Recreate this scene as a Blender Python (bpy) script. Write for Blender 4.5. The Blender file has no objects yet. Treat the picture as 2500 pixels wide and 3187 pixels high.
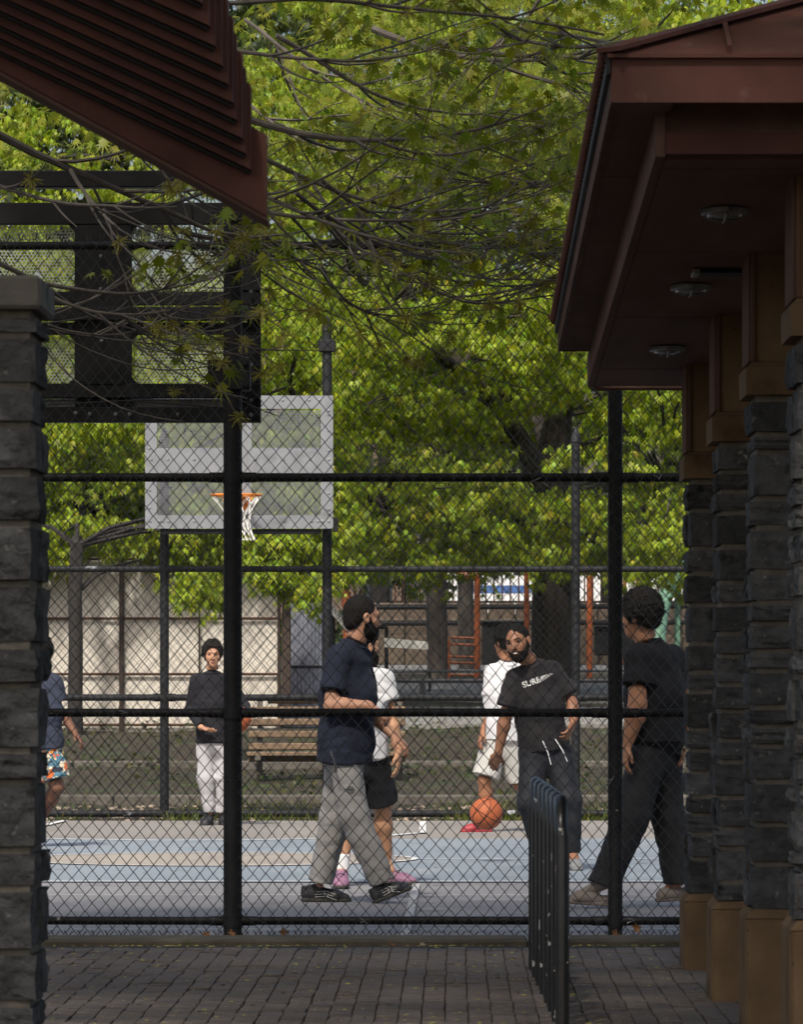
import bpy, bmesh, math, random
import numpy as np
from mathutils import Vector, Matrix, Euler

# ------------------------------------------------------------------ camera, sky, sun, exposure
SC = bpy.context.scene
COL = SC.collection
F = 16500.0            # focal length in photo pixels (photo is 2500 x 3187)
CX, CY = 1420.0, 2125.0  # where the level view axis meets the photo
H = 1.275              # eye height
cam_d = bpy.data.cameras.new('camera')
cam_d.sensor_fit = 'VERTICAL'
cam_d.sensor_height = 36.0
cam_d.lens = F / 3187.0 * 36.0
cam_d.shift_x = (1250.0 - CX) / 3187.0
cam_d.shift_y = (CY - 1593.5) / 3187.0
cam_d.clip_start = 0.5
cam_d.clip_end = 3000
cam_d.dof.use_dof = True
cam_d.dof.focus_distance = 35.0
cam_d.dof.aperture_fstop = 19.0
cam = bpy.data.objects.new('camera', cam_d)
COL.objects.link(cam)
cam.location = (0, 0, H)
cam.rotation_euler = (math.radians(90), 0, 0)
SC.camera = cam

SUN_EL, SUN_AZ = math.radians(50), math.radians(-14)   # azimuth: 0 = straight behind the camera, minus = left
sun_to = Vector((math.sin(SUN_AZ) * math.cos(SUN_EL), -math.cos(SUN_AZ) * math.cos(SUN_EL), math.sin(SUN_EL)))
world = bpy.data.worlds.new('World')
SC.world = world
world.use_nodes = True
wn = world.node_tree
sky = wn.nodes.new('ShaderNodeTexSky')
sky.sky_type = 'NISHITA'
sky.sun_disc = False
sky.sun_elevation = SUN_EL
sky.sun_rotation = math.atan2(sun_to.x, sun_to.y)
sky.air_density = 1.0
sky.dust_density = 5.0
sky.ozone_density = 0.3
wn.links.new(sky.outputs[0], wn.nodes['Background'].inputs[0])
wn.nodes['Background'].inputs[1].default_value = 0.10
sun_d = bpy.data.lights.new('sun', 'SUN')
sun_d.energy = 2.7
sun_d.angle = math.radians(4.5)
sun_d.color = (1.0, 0.95, 0.86)
sun = bpy.data.objects.new('sun', sun_d)
COL.objects.link(sun)
sun.rotation_euler = sun_to.to_track_quat('Z', 'Y').to_euler()
sun.location = (0, -20, 30)
SC.view_settings.view_transform = 'Standard'
SC.view_settings.look = 'None'
SC.view_settings.exposure = 0.8
SC.view_settings.gamma = 1.0
SC.view_settings.use_curve_mapping = False
try:
    SC.cycles.max_bounces = 8
    SC.cycles.transparent_max_bounces = 8
    SC.cycles.use_denoising = True
except Exception:
    pass

RNG = np.random.default_rng(7)
random.seed(7)


def W(px, py, y):
    """photo pixel at distance y -> world point"""
    return Vector(((px - CX) * y / F, y, H + (CY - py) * y / F))


def GY(py):
    return H * F / (py - CY)


# ------------------------------------------------------------------ object helpers
def link(o, parent=None):
    COL.objects.link(o)
    if parent is not None:
        o.parent = parent
    return o


def tag(o, label=None, cat=None, group=None, kind=None):
    if label: o['label'] = label
    if cat: o['category'] = cat
    if group: o['group'] = group
    if kind: o['kind'] = kind
    return o


def empty(name, loc=(0, 0, 0), label=None, cat=None, group=None, kind=None):
    o = bpy.data.objects.new(name, None)
    o.location = loc
    link(o)
    return tag(o, label, cat, group, kind)


def mesh_obj(name, verts, faces, mat=None, parent=None, smooth=False, offset=None):
    """verts in world coordinates; the object's origin goes to the parent's location"""
    me = bpy.data.meshes.new(name)
    v = np.asarray(verts, dtype=np.float64)
    off = np.array(parent_loc(parent)) if offset is None else np.array(offset)
    v = v - off
    me.from_pydata([tuple(p) for p in v], [], faces)
    me.update()
    if smooth:
        me.shade_smooth()
    if mat is not None:
        me.materials.append(mat)
    o = bpy.data.objects.new(name, me)
    if offset is not None:
        o.location = Vector(offset) - Vector(parent_loc(parent))
    return link(o, parent)


def parent_loc(p):
    l = Vector((0, 0, 0))
    while p is not None:
        l = l + p.location
        p = p.parent
    return l


def np_mesh(name, V, Fc, mat=None, parent=None, smooth=False, tint=None):
    """fast mesh from arrays: V (n,3), Fc (m,k) with k = 3 or 4"""
    me = bpy.data.meshes.new(name)
    V = np.asarray(V, dtype=np.float32) - np.array(parent_loc(parent), dtype=np.float32)
    Fc = np.asarray(Fc, dtype=np.int32)
    k = Fc.shape[1]
    me.vertices.add(len(V)); me.vertices.foreach_set('co', V.ravel())
    me.loops.add(Fc.size); me.loops.foreach_set('vertex_index', Fc.ravel())
    me.polygons.add(len(Fc))
    me.polygons.foreach_set('loop_start', np.arange(0, Fc.size, k, dtype=np.int32))
    me.update(calc_edges=True)
    if smooth:
        me.polygons.foreach_set('use_smooth', np.ones(len(Fc), dtype=bool))
    if tint is not None:
        a = me.color_attributes.new('tint', 'FLOAT_COLOR', 'POINT')
        t = np.ones((len(V), 4), dtype=np.float32); t[:, :3] = np.asarray(tint).reshape(len(V), -1)
        a.data.foreach_set('color', t.ravel())
    if mat is not None:
        me.materials.append(mat)
    o = bpy.data.objects.new(name, me)
    return link(o, parent)


class MB:
    """collects simple shapes into one mesh (world coordinates)"""
    def __init__(s):
        s.v = []; s.f = []

    def add(s, verts, faces):
        n = len(s.v)
        s.v += [tuple(p) for p in verts]
        s.f += [tuple(i + n for i in f) for f in faces]
        return s

    def box(s, x0, x1, y0, y1, z0, z1):
        return s.add([(x0, y0, z0), (x1, y0, z0), (x1, y1, z0), (x0, y1, z0), (x0, y0, z1), (x1, y0, z1), (x1, y1, z1), (x0, y1, z1)],
                     [(0, 3, 2, 1), (4, 5, 6, 7), (0, 1, 5, 4), (1, 2, 6, 5), (2, 3, 7, 6), (3, 0, 4, 7)])

    def cbox(s, x0, x1, y0, y1, z0, z1, c=0.01):
        """box with chamfered edges"""
        bm = bmesh.new()
        bmesh.ops.create_cube(bm, size=1.0)
        for v in bm.verts:
            v.co = Vector((x0 + (v.co.x + .5) * (x1 - x0), y0 + (v.co.y + .5) * (y1 - y0), z0 + (v.co.z + .5) * (z1 - z0)))
        bmesh.ops.bevel(bm, geom=list(bm.edges), offset=c, segments=1, affect='EDGES')
        bm.verts.index_update()
        s.add([v.co[:] for v in bm.verts], [[v.index for v in f.verts] for f in bm.faces])
        bm.free()
        return s

    def bar(s, a, b, w, h, up=(0, 0, 1)):
        """rectangular bar from a to b"""
        a, b = Vector(a), Vector(b)
        d = (b - a).normalized(); u = Vector(up)
        sd = d.cross(u).normalized(); u = sd.cross(d).normalized()
        vs = []
        for p in (a, b):
            for i, j in ((-1, -1), (1, -1), (1, 1), (-1, 1)):
                vs.append(p + sd * (i * w / 2) + u * (j * h / 2))
        return s.add(vs, [(0, 1, 2, 3), (7, 6, 5, 4), (0, 4, 5, 1), (1, 5, 6, 2), (2, 6, 7, 3), (3, 7, 4, 0)])

    def tube(s, pts, rad, n=10, cap=True):
        pts = [Vector(p) for p in pts]
        rads = rad if hasattr(rad, '__len__') else [rad] * len(pts)
        base = len(s.v)
        t0 = (pts[1] - pts[0]).normalized()
        ref = Vector((0, 0, 1)) if abs(t0.z) < 0.9 else Vector((1, 0, 0))
        sd = t0.cross(ref).normalized()
        for i, p in enumerate(pts):
            if i == 0: t = pts[1] - pts[0]
            elif i == len(pts) - 1: t = pts[-1] - pts[-2]
            else: t = (pts[i + 1] - pts[i]).normalized() + (pts[i] - pts[i - 1]).normalized()
            t = t.normalized()
            sd = (sd - t * sd.dot(t)).normalized()
            up = t.cross(sd)
            for k in range(n):
                a = 2 * math.pi * k / n
                s.v.append(tuple(p + (sd * math.cos(a) + up * math.sin(a)) * rads[i]))
        for i in range(len(pts) - 1):
            for k in range(n):
                k2 = (k + 1) % n
                s.f.append((base + i * n + k, base + i * n + k2, base + (i + 1) * n + k2, base + (i + 1) * n + k))
        if cap:
            s.f.append(tuple(base + k for k in range(n))[::-1])
            s.f.append(tuple(base + (len(pts) - 1) * n + k for k in range(n)))
        return s

    def lathe(s, c, prof, n=16, axis='z'):
        """prof: list of (r, h) along axis from point c"""
        c = Vector(c); base = len(s.v)
        for r, h in prof:
            for k in range(n):
                a = 2 * math.pi * k / n
                if axis == 'z': s.v.append((c.x + r * math.cos(a), c.y + r * math.sin(a), c.z + h))
                elif axis == 'y': s.v.append((c.x + r * math.cos(a), c.y + h, c.z + r * math.sin(a)))
                else: s.v.append((c.x + h, c.y + r * math.cos(a), c.z + r * math.sin(a)))
        for i in range(len(prof) - 1):
            for k in range(n):
                k2 = (k + 1) % n
                s.f.append((base + i * n + k, base + i * n + k2, base + (i + 1) * n + k2, base + (i + 1) * n + k))
        s.f.append(tuple(base + k for k in range(n))[::-1])
        s.f.append(tuple(base + (len(prof) - 1) * n + k for k in range(n)))
        return s

    def ext(s, poly, y0, y1):
        """polygon of (x, z) points extruded from y0 to y1"""
        n = len(poly)
        vs = [(x, y0, z) for x, z in poly] + [(x, y1, z) for x, z in poly]
        fs = [tuple(range(n)), tuple(range(2 * n - 1, n - 1, -1))]
        for i in range(n):
            j = (i + 1) % n
            fs.append((i, i + n, j + n, j))
        return s.add(vs, fs)

    def build(s, name, mat=None, parent=None, smooth=False):
        o = mesh_obj(name, s.v, s.f, mat, parent, smooth)
        bm = bmesh.new(); bm.from_mesh(o.data)
        bmesh.ops.recalc_face_normals(bm, faces=bm.faces)
        bm.to_mesh(o.data); bm.free()
        if smooth:
            o.data.shade_smooth()
            try: o.data.set_sharp_from_angle(angle=math.radians(40))
            except Exception: pass
        return o


# ------------------------------------------------------------------ materials
def mat(name, c1, c2=None, scale=8.0, rough=0.7, bump=0.0, bscale=60.0, metal=0.0, detail=6.0, stretch=None, mix=(0.35, 0.65), spec=0.4, extra=None, world=False):
    m = bpy.data.materials.new(name)
    m.use_nodes = True
    nt = m.node_tree; N = nt.nodes; L = nt.links
    b = N['Principled BSDF']
    b.inputs['Roughness'].default_value = rough
    b.inputs['Metallic'].default_value = metal
    b.inputs['Specular IOR Level'].default_value = spec
    tc = N.new('ShaderNodeTexCoord')
    mp = N.new('ShaderNodeMapping')
    if world:
        gm = N.new('ShaderNodeNewGeometry'); L.new(gm.outputs['Position'], mp.inputs[0])
    else:
        L.new(tc.outputs['Object'], mp.inputs[0])
    if stretch: mp.inputs['Scale'].default_value = stretch
    if c2 is None:
        c2 = tuple(min(1, x * 0.72) for x in c1)
    nz = N.new('ShaderNodeTexNoise')
    nz.inputs['Scale'].default_value = scale
    nz.inputs['Detail'].default_value = detail
    nz.inputs['Roughness'].default_value = 0.62
    L.new(mp.outputs[0], nz.inputs['Vector'])
    cr = N.new('ShaderNodeValToRGB')
    cr.color_ramp.elements[0].position = mix[0]; cr.color_ramp.elements[1].position = mix[1]
    cr.color_ramp.elements[0].color = (*c1, 1); cr.color_ramp.elements[1].color = (*c2, 1)
    L.new(nz.outputs['Fac'], cr.inputs[0])
    col = cr.outputs[0]
    oi = N.new('ShaderNodeObjectInfo')
    if extra:
        # (colour, scale, lo, hi): flecks or stains laid over the base
        for (c3, sc3, lo, hi) in extra:
            n3 = N.new('ShaderNodeTexNoise'); n3.inputs['Scale'].default_value = sc3; n3.inputs['Detail'].default_value = 4
            L.new(mp.outputs[0], n3.inputs['Vector'])
            r3 = N.new('ShaderNodeValToRGB')
            r3.color_ramp.elements[0].position = lo; r3.color_ramp.elements[1].position = hi
            r3.color_ramp.elements[0].color = (0, 0, 0, 1); r3.color_ramp.elements[1].color = (1, 1, 1, 1)
            L.new(n3.outputs['Fac'], r3.inputs[0])
            mx = N.new('ShaderNodeMix'); mx.data_type = 'RGBA'
            L.new(r3.outputs[0], mx.inputs['Factor'])
            L.new(col, mx.inputs['A']); mx.inputs['B'].default_value = (*c3, 1)
            col = mx.outputs['Result']
    L.new(col, b.inputs['Base Color'])
    if bump > 0:
        n2 = N.new('ShaderNodeTexNoise'); n2.inputs['Scale'].default_value = bscale; n2.inputs['Detail'].default_value = 5
        L.new(mp.outputs[0], n2.inputs['Vector'])
        bp = N.new('ShaderNodeBump'); bp.inputs['Strength'].default_value = 1.0; bp.inputs['Distance'].default_value = bump
        L.new(n2.outputs['Fac'], bp.inputs['Height'])
        L.new(bp.outputs[0], b.inputs['Normal'])
    return m


def vary(m, amt=0.35):
    """brightness varies from object to object (stones, pavers)"""
    nt = m.node_tree; N = nt.nodes; L = nt.links
    b = N['Principled BSDF']
    src = b.inputs['Base Color'].links[0].from_socket
    oi = N.new('ShaderNodeObjectInfo')
    mr = N.new('ShaderNodeMapRange'); mr.inputs['To Min'].default_value = 1 - amt; mr.inputs['To Max'].default_value = 1 + amt
    L.new(oi.outputs['Random'], mr.inputs['Value'])
    hs = N.new('ShaderNodeHueSaturation')
    L.new(mr.outputs[0], hs.inputs['Value'])
    L.new(src, hs.inputs['Color'])
    L.new(hs.outputs[0], b.inputs['Base Color'])
    return m


def leaf_mat(name, col, trans=0.45, rough=0.5, tcol=None):
    m = bpy.data.materials.new(name)
    m.use_nodes = True
    nt = m.node_tree; N = nt.nodes; L = nt.links
    for n in list(N): N.remove(n)
    out = N.new('ShaderNodeOutputMaterial')
    at = N.new('ShaderNodeAttribute'); at.attribute_name = 'tint'
    mu = N.new('ShaderNodeMix'); mu.data_type = 'RGBA'; mu.blend_type = 'MULTIPLY'; mu.inputs['Factor'].default_value = 1
    mu.inputs['A'].default_value = (*col, 1); L.new(at.outputs['Color'], mu.inputs['B'])
    pb = N.new('ShaderNodeBsdfPrincipled'); pb.inputs['Roughness'].default_value = rough; pb.inputs['Specular IOR Level'].default_value = 0.3
    L.new(mu.outputs['Result'], pb.inputs['Base Color'])
    tr = N.new('ShaderNodeBsdfTranslucent')
    mu2 = N.new('ShaderNodeMix'); mu2.data_type = 'RGBA'; mu2.blend_type = 'MULTIPLY'; mu2.inputs['Factor'].default_value = 1
    tc = tcol or (min(1, col[0] * 1.5), min(1, col[1] * 1.4), col[2] * 0.6)
    mu2.inputs['A'].default_value = (*tc, 1); L.new(at.outputs['Color'], mu2.inputs['B'])
    L.new(mu2.outputs['Result'], tr.inputs['Color'])
    ms = N.new('ShaderNodeMixShader'); ms.inputs[0].default_value = trans
    L.new(pb.outputs[0], ms.inputs[1]); L.new(tr.outputs[0], ms.inputs[2])
    L.new(ms.outputs[0], out.inputs[0])
    return m


M = {}
M['black_pipe'] = mat('black painted steel', (0.008, 0.008, 0.009), (0.014, 0.014, 0.015), 12, 0.55, 0.0004, 90, spec=0.2, extra=[((0.16, 0.15, 0.14), 22, 0.74, 0.76)])
M['black_steel'] = mat('black steel plate', (0.008, 0.008, 0.009), (0.016, 0.016, 0.018), 6, 0.6, 0.0005, 60, spec=0.2)
M['far_pipe'] = mat('worn dark grey pipe', (0.013, 0.0135, 0.015), (0.022, 0.023, 0.026), 5, 0.6, spec=0.2, extra=[((0.3, 0.31, 0.33), 3.1, 0.70, 0.74)])
M['wire'] = mat('vinyl coated wire', (0.012, 0.012, 0.014), (0.02, 0.02, 0.02), 30, 0.4, spec=0.4)
M['galv'] = mat('galvanised steel', (0.225, 0.235, 0.25), (0.17, 0.18, 0.195), 5, 0.5, 0.0006, 40, metal=0.25, extra=[((0.13, 0.135, 0.14), 4, 0.58, 0.75)])
M['galv_dark'] = mat('weathered galvanised panel', (0.55, 0.56, 0.55), (0.45, 0.46, 0.45), 9, 0.6)
M['bolt'] = mat('bolt steel', (0.25, 0.25, 0.26), (0.16, 0.16, 0.17), 40, 0.4, metal=0.6)
M['orange_rim'] = mat('orange rim paint', (0.62, 0.20, 0.025), (0.5, 0.15, 0.02), 30, 0.45)
M['net'] = mat('white net cord', (0.75, 0.73, 0.70), (0.6, 0.58, 0.55), 50, 0.8)
M['stone'] = vary(mat('dark bluestone', (0.098, 0.097, 0.098), (0.045, 0.045, 0.046), 13, 0.9, 0.030, 20, spec=0.12, world=True, mix=(0.3, 0.7), extra=[((0.19, 0.18, 0.165), 30, 0.64, 0.74), ((0.022, 0.022, 0.022), 11, 0.6, 0.72)]), 0.35)
M['mortar'] = mat('grey mortar', (0.16, 0.14, 0.115), (0.10, 0.088, 0.072), 20, 0.95, 0.004, 60)
M['cast'] = mat('brown cast stone', (0.175, 0.112, 0.062), (0.115, 0.074, 0.042), 4, 0.85, 0.0012, 120, spec=0.12, extra=[((0.05, 0.022, 0.010), 3.0, 0.58, 0.72), ((0.03, 0.025, 0.02), 60, 0.68, 0.74)])
M['cast_grey'] = mat('weathered cap stone', (0.175, 0.158, 0.138), (0.11, 0.10, 0.088), 6, 0.85, 0.002, 90, extra=[((0.04, 0.04, 0.036), 9, 0.6, 0.72)])
M['red_metal'] = mat('oxide red painted metal', (0.118, 0.049, 0.039), (0.084, 0.037, 0.030), 3.0, 0.7, 0.0008, 30, spec=0.15, extra=[((0.06, 0.028, 0.022), 4.0, 0.56, 0.74), ((0.17, 0.095, 0.08), 9.0, 0.64, 0.78)])
M['brown_wood'] = mat('dark brown painted wood', (0.170, 0.100, 0.082), (0.120, 0.070, 0.058), 5, 0.85, 0.0015, 30, spec=0.06, stretch=(1, 0.15, 1), extra=[((0.19, 0.13, 0.11), 4, 0.64, 0.8), ((0.04, 0.026, 0.022), 2.2, 0.6, 0.75)])
M['tan_trim'] = mat('faded brown trim', (0.14, 0.078, 0.055), (0.09, 0.05, 0.037), 8, 0.8, 0.001, 60, spec=0.1, stretch=(1, 1, 0.2))
M['lamp_glass'] = mat('frosted lamp glass', (0.20, 0.19, 0.18), (0.13, 0.125, 0.12), 40, 0.25, spec=0.6)
M['vent'] = mat('black vent slot and shadow strip', (0.006, 0.006, 0.006), (0.01, 0.01, 0.01), 10, 0.8)
M['paver'] = vary(mat('red grey paving brick', (0.132, 0.106, 0.091), (0.090, 0.074, 0.065), 30, 0.9, 0.0016, 220, extra=[((0.23, 0.19, 0.16), 160, 0.60, 0.70), ((0.065, 0.052, 0.046), 9, 0.56, 0.72)]), 0.22)
M['joint'] = mat('dirt in the joints', (0.020, 0.013, 0.010), (0.035, 0.022, 0.015), 60, 1.0, 0.004, 150)
M['asphalt_edge'] = mat('asphalt strip', (0.045, 0.045, 0.047), (0.03, 0.03, 0.032), 120, 0.95, 0.004, 300)
M['kerb'] = mat('mossy concrete kerb', (0.078, 0.066, 0.050), (0.046, 0.040, 0.030), 6, 0.95, 0.003, 90, extra=[((0.040, 0.042, 0.018), 9, 0.6, 0.74)])
M['court_grey'] = mat('grey court paint', (0.195, 0.190, 0.195), (0.160, 0.156, 0.160), 1.1, 0.75, 0.0006, 300, stretch=(1, 0.35, 1), extra=[((0.135, 0.13, 0.137), 3.2, 0.56, 0.72), ((0.10, 0.097, 0.10), 11, 0.66, 0.7), ((0.31, 0.30, 0.31), 26, 0.72, 0.8)])
M['court_far'] = mat('taupe court paint', (0.215, 0.198, 0.180), (0.18, 0.165, 0.150), 1.3, 0.75, stretch=(1, 0.4, 1), extra=[((0.16, 0.15, 0.14), 2.6, 0.60, 0.8)])
M['court_blue'] = mat('faded blue court paint', (0.205, 0.235, 0.262), (0.17, 0.198, 0.226), 1.0, 0.7, 0.0004, 300, stretch=(1, 0.35, 1), extra=[((0.26, 0.275, 0.29), 2.5, 0.58, 0.75), ((0.14, 0.155, 0.17), 5, 0.62, 0.72)])
M['court_tan'] = mat('tan court paint', (0.30, 0.265, 0.225), (0.245, 0.215, 0.185), 1.6, 0.75, stretch=(1, 0.35, 1), extra=[((0.21, 0.19, 0.175), 2.4, 0.55, 0.7)])
M['line'] = mat('worn white line paint', (0.62, 0.62, 0.61), (0.46, 0.46, 0.46), 9, 0.75, extra=[((0.28, 0.28, 0.285), 25, 0.60, 0.72)])
M['line_faint'] = mat('scuffed line paint', (0.36, 0.36, 0.36), (0.27, 0.27, 0.275), 9, 0.75, extra=[((0.21, 0.205, 0.21), 22, 0.56, 0.68)])
M['ground'] = mat('bare earth and leaf litter', (0.042, 0.031, 0.020), (0.024, 0.022, 0.012), 1.5, 1.0, 0.02, 20, extra=[((0.11, 0.08, 0.05), 14, 0.62, 0.72), ((0.035, 0.055, 0.014), 3.2, 0.58, 0.68)])  # earth colour darkened in place of tree shade on the bank
M['path'] = mat('grey park path', (0.21, 0.205, 0.19), (0.16, 0.155, 0.145), 2, 0.95)
M['grass'] = leaf_mat('grass', (0.085, 0.105, 0.020), 0.3)
M['bark'] = mat('grey brown bark', (0.075, 0.062, 0.050), (0.032, 0.027, 0.023), 9, 0.95, 0.03, 14, stretch=(1, 1, 0.22))
M['bark_dark'] = mat('dark bark', (0.030, 0.026, 0.023), (0.018, 0.016, 0.015), 9, 0.95, 0.02, 18, stretch=(1, 1, 0.25))
M['twig'] = mat('grey twig bark', (0.105, 0.090, 0.078), (0.060, 0.050, 0.044), 14, 0.9, 0.003, 60)
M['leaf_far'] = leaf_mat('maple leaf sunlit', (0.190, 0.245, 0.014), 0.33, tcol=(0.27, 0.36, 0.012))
M['leaf_back'] = leaf_mat('background leaf with painted shade', (0.034, 0.050, 0.007), 0.25, tcol=(0.045, 0.065, 0.006))  # colour darkened so gaps between the nearer leaves read as shade
M['leaf_near'] = leaf_mat('young maple leaf', (0.150, 0.175, 0.015), 0.40, tcol=(0.22, 0.26, 0.012))
M['flower'] = leaf_mat('maple flower cluster', (0.20, 0.185, 0.035), 0.3)
M['cream'] = mat('cream backing sheet', (0.66, 0.61, 0.53), (0.58, 0.54, 0.47), 2.2, 0.85, extra=[((0.44, 0.39, 0.33), 3.0, 0.58, 0.76)])
M['rust'] = mat('rusty steel', (0.10, 0.04, 0.022), (0.055, 0.024, 0.015), 12, 0.85)
M['rust_dark'] = mat('dark rusty wire', (0.045, 0.028, 0.02), (0.03, 0.02, 0.016), 12, 0.8)
M['corr'] = mat('grey corrugated steel', (0.27, 0.28, 0.33), (0.19, 0.20, 0.24), 5, 0.45, metal=0.3)
M['bench'] = mat('weathered bench slat', (0.185, 0.125, 0.075), (0.11, 0.075, 0.046), 7, 0.5, 0.001, 60, stretch=(0.15, 1, 1))
M['concrete'] = mat('old concrete', (0.115, 0.105, 0.09), (0.075, 0.068, 0.056), 3, 0.95, 0.004, 40)
M['brownstone'] = mat('brown terrace wall', (0.115, 0.085, 0.062), (0.07, 0.056, 0.04), 4, 0.95, 0.01, 20)
M['orange_steel'] = mat('orange play steel', (0.33, 0.085, 0.022), (0.25, 0.065, 0.02), 6, 0.5)
M['green_tube'] = mat('mint green tube', (0.14, 0.27, 0.18), (0.11, 0.22, 0.15), 4, 0.45)
M['white_panel'] = mat('white panel', (0.72, 0.71, 0.66), (0.6, 0.59, 0.55), 4, 0.6)
M['white_body'] = mat('white vehicle paint', (0.80, 0.80, 0.80), (0.72, 0.72, 0.72), 2, 0.35)
M['blue_body'] = mat('blue stripe paint', (0.07, 0.15, 0.36), (0.06, 0.12, 0.30), 3, 0.4)
M['glass_dark'] = mat('dark glass', (0.02, 0.025, 0.03), (0.03, 0.035, 0.04), 3, 0.15)
M['tyre'] = mat('tyre rubber', (0.02, 0.02, 0.02), (0.03, 0.03, 0.03), 30, 0.9)
M['brick_far'] = mat('far brick facade', (0.13, 0.095, 0.07), (0.10, 0.07, 0.055), 3, 0.95)
M['dead_leaf'] = mat('dry orange leaf', (0.22, 0.095, 0.03), (0.12, 0.055, 0.025), 60, 0.8)
M['dead_pale'] = mat('pale dry leaf', (0.34, 0.27, 0.20), (0.22, 0.17, 0.12), 60, 0.8)
M['leaf_bit'] = mat('fallen yellow green flower', (0.36, 0.34, 0.06), (0.25, 0.22, 0.05), 60, 0.8)

# ================================================================== GROUND, COURT, PLAZA
PROF = [(-60, -0.012), (48.9, -0.012), (49.0, 0.0), (51.8, 0.05), (54, 0.13), (56, 0.2), (60, 0.42), (64, 0.635), (75, 0.95), (90, 1.4), (105, 1.72),
        (120, 2.0), (150, 2.4), (250, 3.0), (900, 4.0)]


def TZ(y):
    for (a, za), (b, zb) in zip(PROF, PROF[1:]):
        if a <= y <= b:
            return za + (zb - za) * (y - a) / (b - a)
    return PROF[-1][1]


ys = [-60, 5, 26.1, 40, 48.9] + list(np.arange(49.0, 70, 0.5)) + list(np.arange(70, 160, 3.0)) + [180, 250, 400, 900]
xs = [-500, -120, -40] + list(np.arange(-16, 16.1, 0.5)) + [40, 120, 500]
gv = []
for y in ys:
    for x in xs:
        n = 0
        if y > 51 and abs(x) < 17:
            n = 0.035 * math.sin(x * 1.7 + y * .9) * math.sin(y * 1.3 - x * .6)
        gv.append((x, y, TZ(y) + n))
nx = len(xs)
gf = [(j * nx + i, j * nx + i + 1, (j + 1) * nx + i + 1, (j + 1) * nx + i) for j in range(len(ys) - 1) for i in range(nx - 1)]
ground = mesh_obj('ground', gv, gf, M['ground'], None, True)
tag(ground, kind='structure')

# court: sheets of paint one above the other
court = MB().box(-9, 8, 26.18, 48.85, -0.4, 0.0).build('basketball_court', M['court_grey'])
tag(court, kind='structure')
Y1, Y2 = GY(2747), GY(2612)
CCX, CCY, CR = -1.74, 38.15, 1.47


def sheet(name, poly, z, m, parent=court):
    return mesh_obj(name, [(x, y, z) for x, y in poly], [tuple(range(len(poly)))], m, parent)


sheet('painted_field', [(-9, Y2), (8, Y2), (8, 48.85), (-9, 48.85)], 0.004, M['court_far'])
sheet('painted_field', [(-9, Y1), (8, Y1), (8, Y2), (-9, Y2)], 0.004, M['court_blue'])
circ = [(CCX + CR * math.cos(a), CCY + CR * math.sin(a)) for a in np.linspace(0, 2 * math.pi, 64, endpoint=False)]
sheet('centre_circle', circ, 0.008, M['court_tan'])


def ring(name, cx, cy, r0, r1, a0, a1, z, m, n=64):
    vs, fs = [], []
    for i in range(n + 1):
        a = a0 + (a1 - a0) * i / n
        vs += [(cx + r0 * math.cos(a), cy + r0 * math.sin(a), z), (cx + r1 * math.cos(a), cy + r1 * math.sin(a), z)]
    for i in range(n):
        fs.append((2 * i, 2 * i + 1, 2 * i + 3, 2 * i + 2))
    return mesh_obj(name, vs, fs, m, court)


ring('painted_line', CCX, CCY, CR - 0.055, CR, 0, 2 * math.pi, 0.012, M['line'])


def line(p, q, w=0.05, z=0.012, name='painted_line', m='line'):
    p, q = Vector((*p, 0)), Vector((*q, 0))
    d = (q - p).normalized(); s = Vector((-d.y, d.x, 0)) * w / 2
    return mesh_obj(name, [(v.x, v.y, z) for v in (p - s, p + s, q + s, q - s)], [(0, 1, 2, 3)], M[m], court)


line((-9, Y1), (8, Y1), 0.06)
line((CCX + CR, CCY), (8, CCY), 0.06)
line((-9, CCY), (CCX - CR, CCY), 0.06)
# far three-point arc, ending in the far lane edge
arc = [(W(px, py, 1).x * GY(py), GY(py)) for px, py in ((-400, 2606), (150, 2614), (500, 2619), (760, 2618), (1000, 2613), (1200, 2605), (1300, 2596))]
for a, b in zip(arc, arc[1:]):
    line(a, b, 0.09, 0.012)
xl = W(1316, 2570, 1).x
line((xl * GY(2597), GY(2597)), (xl * GY(2597) - 0.02, 48.2), 0.06, 0.016)
# near lane edge with its hash marks, and thin lines across
xa = W(1296, 2760, 1).x * GY(2760)
line((xa, GY(2757)), (xa - 0.005, 26.25), 0.048, 0.016, m='line_faint')
for py, wd in ((2792, 0.028), (2836, 0.045)):
    line((xa + 0.03, GY(py)), (xa + 0.23, GY(py)), wd, 0.016, m='line_faint')
for py, a, b in ((2790, -9, 0.9), (2805, 0.1, 8), (2852, -9, -3.0), (2898, -9, 8)):
    line((a, GY(py)), (b, GY(py)), 0.022, 0.012)
line((W(150, 2570, 1).x * GY(2570), GY(2572)), (W(196, 2560, 1).x * GY(2560), GY(2558)), 0.06, 0.016)

sp = MB()
for k in range(170):
    y = RNG.uniform(26.4, 41); x = RNG.uniform(-3.2, 1.9); s = RNG.uniform(.004, .016); a = RNG.uniform(0, 6.28)
    sp.add([(x + s * math.cos(a + q * 1.57) * (1.8 if q % 2 else .7), y + s * math.sin(a + q * 1.57) * (1.8 if q % 2 else .7), .018 + RNG.uniform(0, .004)) for q in range(4)], [(0, 1, 2, 3)])
tag(sp.build('court_litter', M['joint']), 'dark specks of leaf and grit on the court', 'litter', kind='stuff')
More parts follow.
